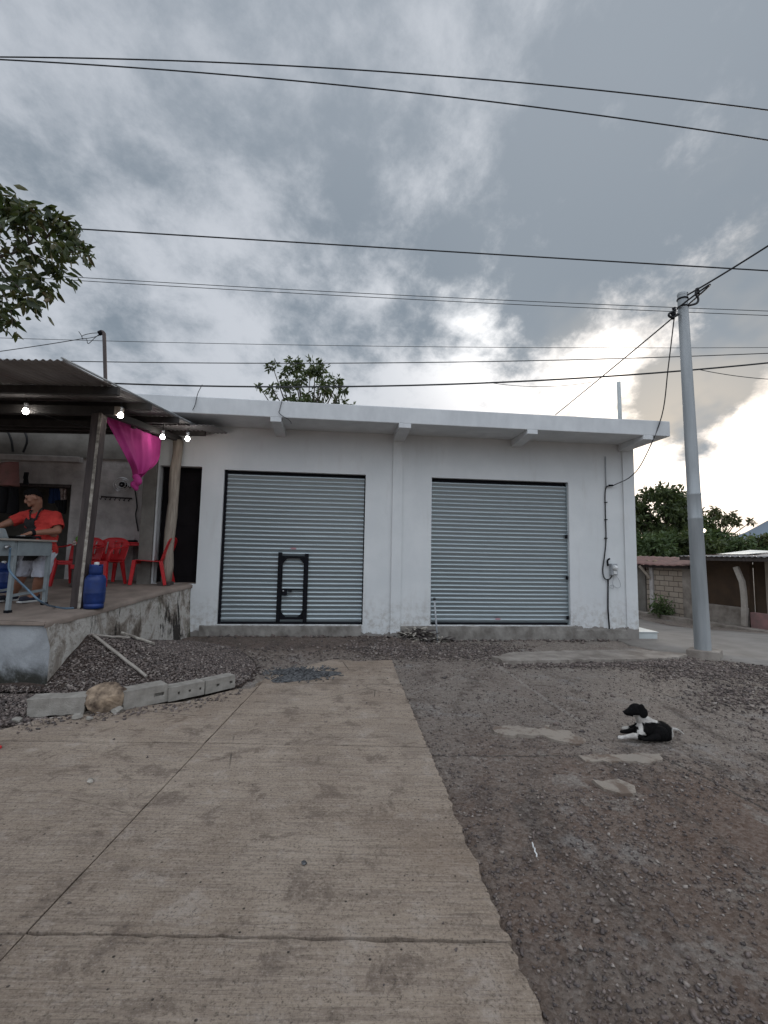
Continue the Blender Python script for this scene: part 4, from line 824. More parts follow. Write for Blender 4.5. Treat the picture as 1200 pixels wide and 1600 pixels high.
# red plastic chairs and table
def chair(label, loc, rz_, arms):
    o = thing('plastic_chair', label, 'chair', loc, rz_, 'red plastic chairs on the terrace'); B = lambda mb, n, **k: mb.build(n, M['red'], o, world=False, **k)
    w2 = .25; rows = []
    for i in range(9):
        y = -.23+.44*i/8; rows.append([(w2*(-1+2*j/8)*(1-.08*i/8), y, .435-.03*(i/8)-.012*math.cos((-1+2*j/8)*1.5)-.03*max(0, (1-i)/1.)) for j in range(9)])
    mb = MB(); mb.grid(rows); B(mb, 'seat', smooth=True, solid=.012)
    mb = MB(); mb.box(-w2+.02, w2-.02, -.225, -.20, .36, .43); B(mb, 'seat_apron', bevel=.006)
    mb = MB(); rows = []                                                   # back: curved shell with rounded top, slots left open between slats
    for j in range(25):
        a = (j/24-.5)*2; x = .265*math.sin(a*1.2)/math.sin(1.2); y = .235+.055*math.cos(a*1.25)-.03; hh = .84-.13*abs(a)**2.6
        rows.append([(x*(1+.06*b_), y+.10*b_, .42+(hh-.42)*b_) for b_ in (0, .12, .3, .5, .7, .84, .93, 1)])
    n0 = len(mb.v); mb.v += [p for r_ in rows for p in r_]; 
    for i in range(24):
        for k in range(7):
            if k in (2, 3, 4) and i in (7, 12, 16): continue
            a_ = i*8+k; mb.f.append((a_, a_+8, a_+9, a_+1))
    B(mb, 'backrest', smooth=True, solid=.011)
    for sx_ in (-1, 1):
        mb = MB(); mb.bar((sx_*.265, -.25, 0), (sx_*.225, -.215, .425), .032, .055, (0, 1, 0), .06, .06); B(mb, 'leg', bevel=.006)
        mb = MB(); mb.bar((sx_*.255, .32, 0), (sx_*.225, .22, .42), .032, .05, (0, 1, 0), .06, .055); B(mb, 'leg', bevel=.006)
        if arms:
            pts = sm([(sx_*.235, -.21, .42), (sx_*.275, -.225, .54), (sx_*.295, -.19, .635), (sx_*.30, .0, .655), (sx_*.292, .17, .67), (sx_*.268, .27, .70)], 5)
            mb = MB(); 
            for a_, b_ in zip(pts[:-1], pts[1:]): pass
            rows = [[p+Vector((-.022*sx_, 0, .0)), p+Vector((.026*sx_, 0, .004)), p+Vector((.03*sx_, .0, -.012))] for p in pts]; mb.grid(rows); B(mb, 'armrest', smooth=True, solid=.014)
    return o
for px_c, ang_, lb_ in ((104, 6, 'left red plastic armchair facing the yard, partly behind the cooking table'), (143, -3, 'red plastic armchair facing the yard, between the front post and the red table')):
    c_ = Vector(fl(px_c, 918)); chair(lb_, (c_.x, c_.y+.22, zfl(c_.y+.22)), rad(ang_), True)
cC = fl(229, 914); chair('red plastic chair turned sideways beside the rear post', (cC[0]+.02, cC[1]+.10, zfl(cC[1]+.1)), rad(-82), False)
c0 = fl(192, 912); tq = Vector((c0[0]+.06, c0[1]+.35, zfl(c0[1]+.35)))
rt = thing('plastic_table', 'small square red plastic table between the two red chairs', 'table', tq, rad(4))
mb = MB(); mb.box(-.31, .31, -.31, .31, .695, .715); mb.build('table_top', M['red'], rt, world=False, bevel=.008)
mb = MB(); mb.box(-.29, .29, -.29, -.275, .655, .694); mb.box(-.29, .29, .275, .29, .655, .694); mb.box(-.29, -.275, -.274, .274, .655, .694); mb.box(.275, .29, -.274, .274, .655, .694); mb.build('table_skirt', M['red'], rt, world=False)
for sx_ in (-1, 1):
    for sy in (-1, 1): mb = MB(); mb.bar((sx_*.29, sy*.29, 0), (sx_*.26, sy*.26, .68), .045, .045, (0, 1, 0), .075, .075); mb.build('leg', M['red'], rt, world=False, bevel=.006)
tq2 = tq+Vector((-.1, -.1, .716)); th_ = thing('folded_rag', 'small dark folded rag lying on the red plastic table', 'rag', tq2); mb = MB(); mb.ell(tq2+Vector((0, 0, .02)), (.09, .06, .025)); mb.ell(tq2+Vector((.06, .02, .022)), (.05, .05, .03)); link('rag', remesh(mb, .012, 2), M['clothblack'], th_)
# stuff standing behind the cook
q = fl(90, 925); st_ = thing('food_stand', 'narrow dark stand with pale wrappers and green bag behind the cook', 'stand', (q[0]-.02, q[1]+.55, zfl(q[1]+.55)), .2)
mb = MB(); mb.box(-.10, .10, -.1, .1, 0, .72); mb.build('body', M['darkwood'], st_, world=False, bevel=.01)
rr = random.Random(5)
for k in range(9):
    x, z = rr.uniform(-.09, .10), .1+.08*k+rr.uniform(-.02, .02); mb = MB(); mb.box(x-.03, x+.03, -.125, -.102, z-.035, z+.035); mb.build('wrapper', M['clothprint'] if k % 3 else M['red'], st_, world=False, bevel=.008)
mb = MB(); mb.ell((-.01, -.03, .80), (.10, .08, .075)); mb.ell((.05, -.04, .77), (.07, .06, .06)); mb.ell((0, 0, .72), (.09, .08, .05)); link('green_bag', remesh(mb, .02, 2), M['green'], st_, world=False)

# ------------------------------------------------------------------ the cook
fm = fl(46, 943); YM = float(fm[1])+.12
def P(px, py, dy=0.0): return Vector(aty(px, py, YM+dy))
per = thing('person', 'person in coral t-shirt and black apron bending over the cooking table', 'person', (fm[0]-.1, YM, zfl(YM)))
S = YM/720
hc = P(52.5, 777, -.10); fd = Vector((-.72, -.58, -.46)).normalized(); up0 = Vector((-.18, -.1, 1)); sd = fd.cross(up0).normalized(); uu_ = sd.cross(fd).normalized()
HM = Matrix((sd, fd, uu_)).transposed()
def hp(x, y, z): return hc+HM @ Vector((x, y, z))
body = MB()
body.ell(hc, (.074, .092, .112), 20, 14, HM); body.ell(hp(0, .035, -.055), (.058, .060, .06), 16, 10, HM); body.ell(hp(0, .085, -.088), (.028, .022, .022), 12, 8, HM)       # skull, jaw, chin
body.ell(hp(0, .098, -.02), (.014, .024, .03), 10, 8, HM); body.ell(hp(0, .112, -.034), (.017, .013, .012), 10, 8, HM)                                                   # nose
body.ell(hp(0, .093, -.062), (.026, .012, .010), 10, 8, HM); body.ell(hp(0, .078, .022), (.055, .018, .012), 12, 8, HM)                                                  # mouth, brow
for s_ in (-1, 1): body.ell(hp(s_*.078, -.005, -.018), (.012, .024, .034), 10, 8, HM); body.ell(hp(s_*.045, .06, -.03), (.025, .025, .025), 10, 8, HM)
body.bone(P(57, 799, -.02), .062, hp(0, -.02, -.07), .056)
body.ell(P(65, 816, -.01), (.205, .125, .155)); body.ell(P(66, 838, 0), (.195, .14, .2)); body.ell(P(66, 858, .02), (.18, .14, .15))
shR, shL = P(85, 809, .03), P(37, 808, .0); elR, wrR = P(90, 829.5, -.06), P(49, 833, -.33); elL, wrL = P(10, 818, -.14), P(-14, 827, -.26)
body.bone(P(62, 806, 0), .085, shR, .078); body.bone(P(62, 806, 0), .085, shL, .075)
body.bone(shR, .066, elR, .050); body.bone(elR, .049, wrR, .030); body.bone(shL, .063, elL, .048); body.bone(elL, .047, wrL, .029)
def hand(w_, dirv, palm_n, grip):
    d1 = Vector(dirv).normalized(); n_ = Vector(palm_n); n_ = (n_-d1*n_.dot(d1)).normalized(); s_ = d1.cross(n_)
    body.bone(w_, .027, w_+d1*.03, .028); HMx = Matrix((s_, d1, n_)).transposed(); body.ell(w_+d1*.062, (.042, .05, .017), 14, 8, HMx)
    for k, L in enumerate((.066, .076, .072, .056)):
        b_ = w_+d1*.098+s_*((k-1.5)*.021); c1 = b_+(d1*math.cos(grip)+n_*math.sin(grip))*L*.5; c2 = c1+(d1*math.cos(grip*2.2)+n_*math.sin(grip*2.2))*L*.38; c3 = c2+(d1*math.cos(grip*3)+n_*math.sin(grip*3))*L*.28
        body.bone(b_, .0105, c1, .0095, 4); body.bone(c1, .0095, c2, .009, 4); body.bone(c2, .009, c3, .008, 4)
    b_ = w_+d1*.035-s_*.036; c1 = b_+(d1*.7-s_*.6+n_*.35).normalized()*.042; c2 = c1+(d1*.8+n_*.65-s_*.1).normalized()*.034; body.bone(b_, .015, c1, .011, 4); body.bone(c1, .011, c2, .009, 4)
hdir = P(36, 836, -.42)-wrR; hand(wrR, hdir, (0, .25, -1), .5); hdL = P(-26, 832, -.30)-wrL; hand(wrL, hdL, (.2, .3, -1), .4)
zf = zfl(YM)
for hpx, kpx, apx, dy in ((73, 62, 54, -.02), (52, 34, 20, .03)):
    a = P(hpx, 864, .02); k = P(kpx, 900, -.06+dy); an = P(apx, 935, .02+dy); an.z = zf+.085; body.bone(a, .095, k, .062); body.bone(k, .060, an+(k-an)*.65, .062); body.bone(an+(k-an)*.65, .062, an, .038); body.bone(an, .036, (an.x-.04, an.y-.12, zf+.05), .036); body.bone((an.x-.04, an.y-.12, zf+.05), .034, (an.x-.05, an.y-.17, zf+.045), .026)
link('body', remesh(body, .0075, 4), M['skin'], per)
hair = MB(); hair.ell(hc+HM @ Vector((0, -.012, .012)), (.082, .096, .116), 22, 16, HM); hair.ell(hp(0, .035, .085), (.06, .05, .035), 14, 8, HM)
HMi = HM.transposed()
def hk_(c): l = HMi @ (Vector(c)-hc); return l.z > .035+.25*max(0, l.y-.02) - .95*max(0, -l.y-.005) and not (l.y > .06 and l.z < .055)
link('hair', remesh(hair, .009, 2, hk_), M['hair'], per, solid=.004)
for s_ in (-1, 1):
    mb = MB(); mb.ell(hp(s_*.032, .083, .002), (.013, .008, .006), 10, 6, HM); mb.build('eye', M['black'], per, smooth=True)
    mb = MB(); mb.ell(hp(s_*.034, .092, .026), (.022, .007, .005), 10, 6, HM); mb.build('eyebrow', M['hair'], per, smooth=True)
sh = MB(); sh.ell(P(65, 816, -.01), (.218, .139, .168)); sh.ell(P(66, 838, 0), (.209, .154, .21)); sh.ell(P(66.5, 857, .02), (.20, .155, .14)); sh.bone(P(62, 806, 0), .098, shR, .093); sh.bone(P(62, 806, 0), .098, shL, .09)
sh.bone(shR, .085, shR+(elR-shR)*.72, .082); sh.bone(shL, .082, shL+(elL-shL)*.62, .073)
rE, lE = shR+(elR-shR)*.80, shL+(elL-shL)*.70; dR, dL = (elR-shR).normalized(), (elL-shL).normalized(); nk = P(57, 797.5, -.03)
def keep_sh(c):
    c = Vector(c)
    if (c-rE).dot(dR) > 0 and (c-rE).length < .13: return False
    if (c-lE).dot(dL) > 0 and (c-lE).length < .13: return False
    if (c-nk).length < .088: return False
    return c.z > P(66, 872, 0).z
link('shirt', wrinkle(remesh(sh, .010, 3, keep_sh), .055), M['shirt'], per, solid=.006)
ap = MB(); ap.ell(P(64, 818, -.01), (.21, .153, .145)); ap.ell(P(65, 838, 0), (.214, .17, .21)); ap.ell(P(65, 864, .0), (.212, .172, .2)); ap.ell(P(60, 878, -.04), (.2, .15, .14))
ctr = P(65, 838, 0)
def keep_ap(c):
    c = Vector(c); z = c.z; l = c-ctr
    if z > P(64, 808.5, 0).z or z < P(60, 876, -.04).z: return False
    w_ = .14 if z > P(64, 838, 0).z else .205
    fwd = Vector((-.75, -.66, 0)); s_ = Vector((.66, -.75, 0)); return l.dot(fwd) > -.02 and -w_-.22 < l.dot(s_) < w_*.85
apo = link('apron', wrinkle(remesh(ap, .010, 3, keep_ap), .04, 7, 6), M['apron'], per, solid=.006)
mb = MB(); mb.tube(sm([P(56, 812, -.17), P(59, 804, -.15), P(63, 797, -.09), P(67, 795, .01), P(69, 798, .06)]), .012, 6); mb.tube(sm([P(48, 812, -.15), P(47, 804, -.13), P(50, 797, -.09)]), .010, 6); mb.build('apron_strap', M['apron'], apo, smooth=True)
so_ = MB()
for hpx, kpx, dy in ((73, 62, -.02), (52, 34, .03)):
    a = P(hpx, 862, .02); k = P(kpx, 900, -.06+dy); so_.bone(a, .125, k, .098)
so_.ell(P(66, 860, .02), (.192, .15, .14)); zk = P(60, 901, 0).z
link('shorts', wrinkle(remesh(so_, .010, 3, lambda c: zk < c.z < P(66, 860, 0).z), .06, 12, 7), M['shorts'], per, solid=.006)
for apx, dy in ((54, -.02), (20, .03)):
    an = P(apx, 935, .02+dy); mb = MB(); mb.bone((an.x, an.y+.03, zf+.055), .045, (an.x-.05, an.y-.16, zf+.05), .038); mb.ell((an.x, an.y+.02, zf+.08), (.05, .055, .04))
    sh_ = link('shoe', remesh(mb, .009, 2, lambda c: c.z < zf+.105), M['shoe'], per)
    mb = MB(); mb.bar((an.x+.008, an.y+.075, zf+.014), (an.x-.058, an.y-.20, zf+.014), .095, .026); mb.build('sole', M['sole'], sh_, bevel=.01)
wq = wrR+(elR-wrR)*.06; ax_ = (elR-wrR).normalized(); MB().lathe(wq, [(.037, -.02), (.039, -.012), (.039, .012), (.037, .02)], 18, ax_).build('wristwatch', M['black'], per, smooth=True)
mb = MB(); kq = P(36, 837, -.43); mb.bar(kq+Vector((.03, 0, .0)), kq+Vector((-.10, -.03, -.02)), .022, .02); mb.bar(kq+Vector((-.10, -.03, -.02)), kq+Vector((-.27, -.06, -.05)), .05, .004); kn = thing('spatula', 'metal spatula held by the cook over the cooking table', 'spatula', kq); mb.build('blade', M['metal'], kn)

# ================================================================== blocks, rock, sticks by the gravel
def solid_block(a_px, b_px, label, w_=.15, h_=.17, holes=0, name='cement_block', grp='cement blocks edging the lane', tilt=0):
    a = gr(*a_px, .034); b_ = gr(*b_px, .034); d_ = Vector(b_-a); L = d_.length; an_ = math.atan2(d_.y, d_.x); o = thing(name, label, 'block', (a[0], a[1], .034), an_, grp)
    def Bx(x0, x1, y0, y1, z0, z1):
        mb = MB(); return mb.box(x0, x1, y0, y1, z0, z1)
    if not holes:
        bm = bmesh.new(); bmesh.ops.create_cube(bm, size=1); bmesh.ops.subdivide_edges(bm, edges=bm.edges, cuts=9, use_grid_fill=True)
        for v_ in bm.verts:
            c_ = v_.co; x, y, z = (c_.x+.5)*L, (c_.y+.5)*w_, (c_.z+.5)*h_; nz = float(fbm(np.array(x*14+y*9), np.array(z*14+y*5), 3, int(L*1000) % 97)); edge_ = (abs(c_.x) > .49)+(abs(c_.y) > .49)+(abs(c_.z) > .49)
            k_ = .012*nz*edge_; v_.co = (x-k_*np.sign(c_.x)*2, y-k_*np.sign(c_.y)*2, z-abs(k_)*(edge_ > 1)-k_*np.sign(c_.z))
        me = bpy.data.meshes.new('body'); bm.to_mesh(me); bm.free(); ob = link('body', me, M['block'], o, world=False, smooth=50, bevel=.006)
    else:                                                                   # hollow block lying on its side: real pockets
        mb = MB(); rw = .035; ncell = holes; cw = (L-rw*(ncell+1))/ncell
        mb.box(0, L, .05, w_, 0, h_); mb.box(0, L, 0, .05, 0, h_*.40); mb.box(0, L, 0, .05, h_*.60, h_); x = 0
        for k in range(ncell+1): mb.box(x, x+rw+ (cw*.72 if k < ncell else 0), .0, .05, h_*.40+.0005, h_*.60-.0005); x += rw+cw
        ob = mb.build('body', M['block'], o, world=False)
    return o
solid_block((40, 1121), (131, 1116), 'grey solid block at the far left end of the lane edging', .18, .165)
solid_block((193, 1110), (261, 1096), 'grey block with one chipped hole right of the tan rock', .2, .175, 1)
solid_block((263, 1097), (319, 1085), 'pale block with dark slots between two other blocks', .15, .14, 3)
solid_block((321, 1085), (367, 1074), 'pale block at the right end of the edging beside the ash', .15, .14, 2)
def rock(c, r, label, seed, mat, name='rock', cat='rock'):
    bm = bmesh.new(); bmesh.ops.create_icosphere(bm, subdivisions=5, radius=1); r_ = random.Random(seed); of = r_.uniform(0, 50)
    planes = [(Vector((r_.gauss(0, 1), r_.gauss(0, 1), r_.gauss(0, 1))).normalized(), r_.uniform(.5, .82)) for _ in range(13)]
    for v_ in bm.verts:
        d_ = v_.co.normalized(); s_ = min([1.0]+[pl/max(1e-3, d_.dot(n_)) for n_, pl in planes if d_.dot(n_) > .3]); 
        s_ *= 1+.28*float(fbm(np.array(d_.x*2+of), np.array(d_.y*2+d_.z*3), 4, seed)); v_.co = Vector((d_.x*r[0], d_.y*r[1], d_.z*r[2]))*s_
    me = bpy.data.meshes.new(name); bm.to_mesh(me); bm.free(); o = link(name, me, mat, None, c, world=False, smooth=35); return tag(o, label, cat)
q = gr(160, 1112, .03); rock((q[0], q[1]+.04, .12), (.20, .17, .185), 'large tan jagged rock wedged between two grey cement blocks', 3, M['rock'])
for px, py, s_, lb in ((120, 1122, .05, 'small grey broken stone in front of the solid block'), (183, 1113, .06, 'small dark stone squeezed right of the tan rock'), (28, 1128, .05, 'small pale stone at the left end of the edging'), (140, 1124, .035, 'tiny grey stone under the tan rock')):
    q = gr(px, py, .04); rock((q[0], q[1], .04+s_*.3), (s_, s_*.8, s_*.7), lb, int(px), M['block'], 'stone', 'stone')
def at_heap(px, py):
    d_ = ray(px, py)
    for k in range(400):
        tt = 3.5+k*.012; p_ = CC+d_*tt
        h_ = float(heap(np.array(p_[0]), np.array(p_[1])))+float(zg(p_[0], p_[1]))
        if p_[2] <= h_+.02: return Vector((p_[0], p_[1], h_+.02))
    return Vector(gr(px, py))
def stick(a, b_, w_, mat, label, name='stick', cat='stick'):
    A, B_ = Vector(a), Vector(b_); mb = MB(); n = 6; rr = random.Random(int(A.x*1000) % 999); pts = [A+(B_-A)*k/n+Vector((rr.uniform(-1, 1), rr.uniform(-1, 1), rr.uniform(-1, 1)))*.004 for k in range(n+1)]
    mb.tube(pts, [w_*(.9+.2*rr.random()) for _ in pts], 6); o = mb.build(name, mat, None, (A+B_)/2); return tag(o, label, cat)
p1, p2, p3 = at_heap(146, 992), at_heap(229, 1060), at_heap(203, 999); p1b = Vector(aty(146, 992, p1.y)); stick(p1b, p2+Vector((0, 0, .02)), .017, M['conclight'], 'long pale stick lying down the slope of the gravel heap', 'wooden_stick')
stick(p1b+Vector((.01, .02, -.01)), p3+Vector((0, 0, .02)), .013, M['conclight'], 'short pale stick lying level on top of the gravel heap', 'wooden_stick')
stick(at_heap(190, 992)+Vector((0, 0, .03)), at_heap(241, 1007)+Vector((0, 0, .01)), .018, M['debris'], 'third pale stick at the back of the gravel heap along the terrace', 'wooden_stick')

# ash, rubbish, small litter
q = gr(470, 1054, .035); ash = thing('ash_heap', 'low heap of grey ash and charred bits on the end of the lane', 'ash heap', (q[0], q[1], .035))
rr = random.Random(12); mb = MB(); rows = []
for i in range(15):
    r_ = i/14; row = []
    for j in range(37):
        a = 2*math.pi*j/36; R_ = (.36+.10*math.sin(a*3+1)+.06*math.sin(a*5))*r_; row.append((q[0]+R_*math.cos(a)*1.05, q[1]+R_*math.sin(a)*.9, .036+.05*max(0, 1-r_)*(1+.9*float(fbm(np.array(math.cos(a)*r_*5), np.array(math.sin(a)*r_*5), 4, 3)))))
    rows.append(row)
mb.grid(rows); mb.build('ash', M['ash'], ash, smooth=True)
mb = MB()
for k in range(190):
    a, r_ = rr.uniform(0, 6.28), .46*rr.random()**.7; x, y = q[0]+r_*1.1*math.cos(a), q[1]+r_*.9*math.sin(a); L = rr.uniform(.02, .09); b_ = rr.uniform(0, 3.14); z = .045+.045*max(0, 1-r_/.35)
    mb.bar((x, y, z), (x+L*math.cos(b_), y+L*math.sin(b_), z+rr.uniform(-.01, .03)), rr.uniform(.006, .022), rr.uniform(.003, .008))
o = mb.build('charred_bits', M['ash'], ash); o['kind'] = 'stuff'
q = gr(655, 1003); rub = thing('rubbish_heap', 'heap of dry leaves and broken scraps against the wall between the shutters', 'rubbish heap', (q[0], q[1], .02))
mb = MB(); db = MB()
for k in range(230):
    x = q[0]+rr.gauss(-.02, .24); y = q[1]-.06+abs(rr.gauss(0, .08)); z = .02+.22*rr.random()*max(0.1, 1-abs(x-q[0])/.5); L = rr.uniform(.05, .22); a, e_ = rr.uniform(0, 6.28), rr.uniform(-.5, .5); w_ = rr.uniform(.02, .085)
    tgt = mb if k % 2 else db; d_ = Vector((math.cos(a), math.sin(a)*.6, e_)); s_ = Vector((-math.sin(a), math.cos(a), .2)); p_ = Vector((x, y, z)); tgt.grid([[p_-s_*w_*.5*f_, p_+s_*w_*.1*f_+Vector((0, 0, .01)), p_+s_*w_*.5*f_] for p_, f_ in ((p_, .3), (p_+d_*L*.3+Vector((0, 0, .012)), 1), (p_+d_*L*.7+Vector((0, 0, .01)), .9), (p_+d_*L, .15))])
o = mb.build('dry_leaves', M['debris'], rub, solid=.003); o['kind'] = 'stuff'; o = db.build('scraps', M['darkwood'], rub, solid=.004); o['kind'] = 'stuff'
for a_, b_ in (((618, 1001), (655, 998)), ((640, 1007), (690, 994))): mb = MB(); A = gr(*a_); B_ = gr(*b_); mb.bar((A[0], A[1], .03), (B_[0], B_[1], .07), .05, .02); mb.build('broken_board', M['wood'], rub)
u, z = fac(677, 936); u2, z2 = fac(679, 992); A = FO+FD*u-FN*.10; B_ = FO+FD*u2-FN*.28
pp_ = thing('thin_pipe', 'thin pale pipe standing upright before the left edge of the plain shutter', 'pipe', (B_[0], B_[1], 0)); MB().tube([(B_[0], B_[1], -.01), (A[0], A[1], z)], .016, 8).build('tube', M['pvc'], pp_, smooth=True); MB().lathe((A[0], A[1], z), [(.018, -.02), (.028, 0), (.026, .03), (0, .036)], 10).build('cap', M['rubber'], pp_, smooth=True)
tp_ = gr(1003, 1015); ts = thing('tiled_step', 'pale tiled step block at the right corner of the shop', 'step', FO+FD*5.15, TH)
mb = MB(); mb.box(-.2, .22, .02, 1.3, -.2, .135); mb.build('riser', M['tile'], ts, world=False, bevel=.006); mb = MB(); mb.box(-.21, .235, .005, 1.31, .137, .155); mb.build('tread', M['tile'], ts, world=False, bevel=.004)
q = gr(835, 1331); stick((q[0]-.005, q[1]-.06, .014), (q[0]+.005, q[1]+.055, .016), .004, M['white'], 'short thin white stick lying on the stony yard', 'white_stick')
q = gr(141, 1222, .036); o = rock((q[0], q[1], .048), (.035, .022, .014), 'dark dry leaf curl lying on the left slab of the lane', 44, M['debris'], 'dry_leaf', 'leaf')
q = gr(475, 1351, .036); rock((q[0], q[1], .043), (.016, .016, .010), 'small round dark pebble lying on the middle slab of the lane', 45, M['ash'], 'pebble', 'pebble')
q = gr(-1, 1169, .036); mb = MB(); mb.lathe((q[0], q[1], .036), [(.015, 0), (.015, .012), (.012, .016), (0, .016)], 12); tag(mb.build('bottle_cap', M['red'], None, (q[0], q[1], .036), smooth=40), 'red bottle cap on the lane cut by the left photo edge', 'bottle cap')

# ================================================================== dog lying in the yard
YD = float(gr(1005, 1156)[1])+.07
def Dg(zx, zy, dy=0.0): return Vector(aty(930+zx/8, 1060+zy/8, YD+dy))
dog = thing('dog', 'small black and white dog lying on the stony yard with raised head', 'dog', gr(1010, 1156))
mb = MB(); px_ = YD/720/8
def DE(zx, zy, dy, rx, ry, rz_): mb.ell(Dg(zx, zy, dy), (rx*px_, ry, rz_*px_), 18, 12)
DE(620, 640, 0, 118, .085, 125); DE(720, 650, .02, 140, .10, 124); DE(822, 662, .03, 122, .105, 116)                    # chest, ribs, rump
mb.bone(Dg(640, 590, .0), 78*px_, Dg(545, 455, -.01), 58*px_)                                                            # neck
mb.bone(Dg(720, 590, .02), 70*px_, Dg(640, 560, 0), 84*px_)
hd = Dg(510, 392, -.015); mb.ell(hd, (86*px_, .052, 74*px_), 18, 12); mb.bone(Dg(465, 405, -.02), 56*px_, Dg(385, 425, -.03), 29*px_); mb.ell(Dg(368, 420, -.032), (17*px_, .013, 15*px_)); mb.bone(Dg(470, 435, -.02), 40*px_, Dg(400, 447, -.03), 18*px_)
mb.bone(Dg(585, 640, -.055), 62*px_, Dg(545, 715, -.09), 46*px_); mb.bone(Dg(560, 722, -.09), 42*px_, Dg(450, 718, -.11), 27*px_); mb.bone(Dg(450, 718, -.11), 26*px_, Dg(345, 734, -.12), 20*px_); mb.ell(Dg(316, 738, -.122), (38*px_, .022, 21*px_)); [mb.ell(Dg(288, 742, -.122+q_), (14*px_, .006, 14*px_)) for q_ in (-.012, 0, .012)]   # near foreleg
mb.bone(Dg(575, 610, .07), 56*px_, Dg(480, 620, .09), 38*px_); mb.bone(Dg(490, 625, .09), 36*px_, Dg(400, 625, .06), 27*px_); mb.ell(Dg(372, 628, .05), (36*px_, .024, 25*px_)); mb.bone(Dg(480, 655, .02), 34*px_, Dg(370, 665, .0), 24*px_); mb.ell(Dg(340, 668, 0), (30*px_, .02, 18*px_))
mb.ell(Dg(800, 690, -.07), (105*px_, .06, 88*px_), 16, 10); mb.bone(Dg(760, 735, -.11), 46*px_, Dg(660, 757, -.135), 24*px_); mb.ell(Dg(622, 762, -.14), (42*px_, .022, 19*px_))                       # near hind leg folded
mb.bone(Dg(915, 660, .05), 22*px_, Dg(960, 628, .09), 17*px_); mb.bone(Dg(960, 628, .09), 17*px_, Dg(1030, 640, .11), 14*px_); mb.bone(Dg(1030, 640, .11), 14*px_, Dg(1110, 700, .12), 9*px_)      # tail
me = remesh(mb, .0042, 4)
iv = W[dog]
me.materials.clear(); me.materials.append(M['furblack']); me.materials.append(M['furwhite'])
def zpx(v):                                                                 # vertex position in the dog's side-view frame
    r_ = v-Dg(0, 0, 0); k = 8/(YD/720); return Vector((r_.x*k, -r_.z*k, r_.y))
o0 = Dg(0, 0, 0); ex = (Dg(100, 0, 0)-o0)/100; ey = (Dg(0, 100, 0)-o0)/100
mi = []; _cf = np.cross(CU, CR)
for pgn in me.polygons:
    c = pgn.center; l = np.array(c)-CC; dpt = l @ _cf; zx = (600+F*(l @ CR)/dpt-930)*8; zy = (800-F*(l @ CU)/dpt-1060)*8; dy = c.y-YD; w_ = 0
    n_ = 70*float(fbm(np.array(zx*.03), np.array(zy*.03), 5, 6))+random.uniform(-7, 7)
    if zx+n_*.4 > 470 and 455 < zy < 705-n_*.5 and zx+n_ < 565+.26*(zy-480) and zx+n_ > 478+.36*(zy-500): w_ = 1                                      # throat and chest bib
    if 530 < zx < 775+n_ and 440 < zy < 552+n_*.5: w_ = 1                                    # white collar
    if zy < 462 and zx < 610: w_ = 0
    if dy < -.07 and zx < 530 and zy > 680+n_*.3 and zx > 280: w_ = 1                                                                  # near foreleg
    if zx < 415 and 595 < zy < 660 and dy > .02: w_ = 1
    if zx > 958 or (zx > 925 and dy > .085): w_ = 1
    if zx < 345 and 655 < zy < 690: w_ = 0
    mi.append(w_)
me.polygons.foreach_set('material_index', mi)
fb_ = bmesh.new(); fb_.from_mesh(me); fl_ = list(fb_.faces); rd_ = random.Random(8)
for f_ in rd_.sample(fl_, min(len(fl_), 9000)):                              # short coat: fine tapering tufts lying back along the body
    c = f_.calc_center_median(); n_ = f_.normal.copy(); lay = Vector((.8, 0, -.5)); lay = (lay-n_*lay.dot(n_)); 
    if lay.length < .05: continue
    lay = (lay.normalized()+n_*rd_.uniform(.15, .5)+Vector((rd_.gauss(0, .25), rd_.gauss(0, .25), rd_.gauss(0, .25)))).normalized(); s_ = lay.cross(n_).normalized()*.0016; L_ = rd_.uniform(.007, .015)*(.45 if c.z > Dg(0, 470, 0).z else 1)
    g_ = fb_.faces.new([fb_.verts.new(c-s_-n_*.001), fb_.verts.new(c+s_-n_*.001), fb_.verts.new(c+lay*L_)]); g_.material_index = f_.material_index
fb_.to_mesh(me); fb_.free()
link('body', me, [M['furblack'], M['furwhite']], dog)
for dy, nm, zz in ((-.058, 'ear', 0), (.045, 'ear', -8)):
    eb = MB(); eb.ell(Dg(578, 395+zz, dy), (46*px_, .013, 66*px_), 14, 10); eb.ell(Dg(604, 436+zz, dy-.003), (56*px_, .012, 60*px_), 14, 10); link('ear', remesh(eb, .005, 3), M['furblack'], dog)
eb = MB(); eb.ell(Dg(452, 385, -.052), (7*px_, .005, 7*px_), 10, 8); eb.build('eye', M['black'], dog, smooth=True)
eb = MB(); eb.ell(Dg(354, 415, -.034), (10*px_, .011, 10*px_), 10, 8); eb.build('nose', M['black'], dog, smooth=True)

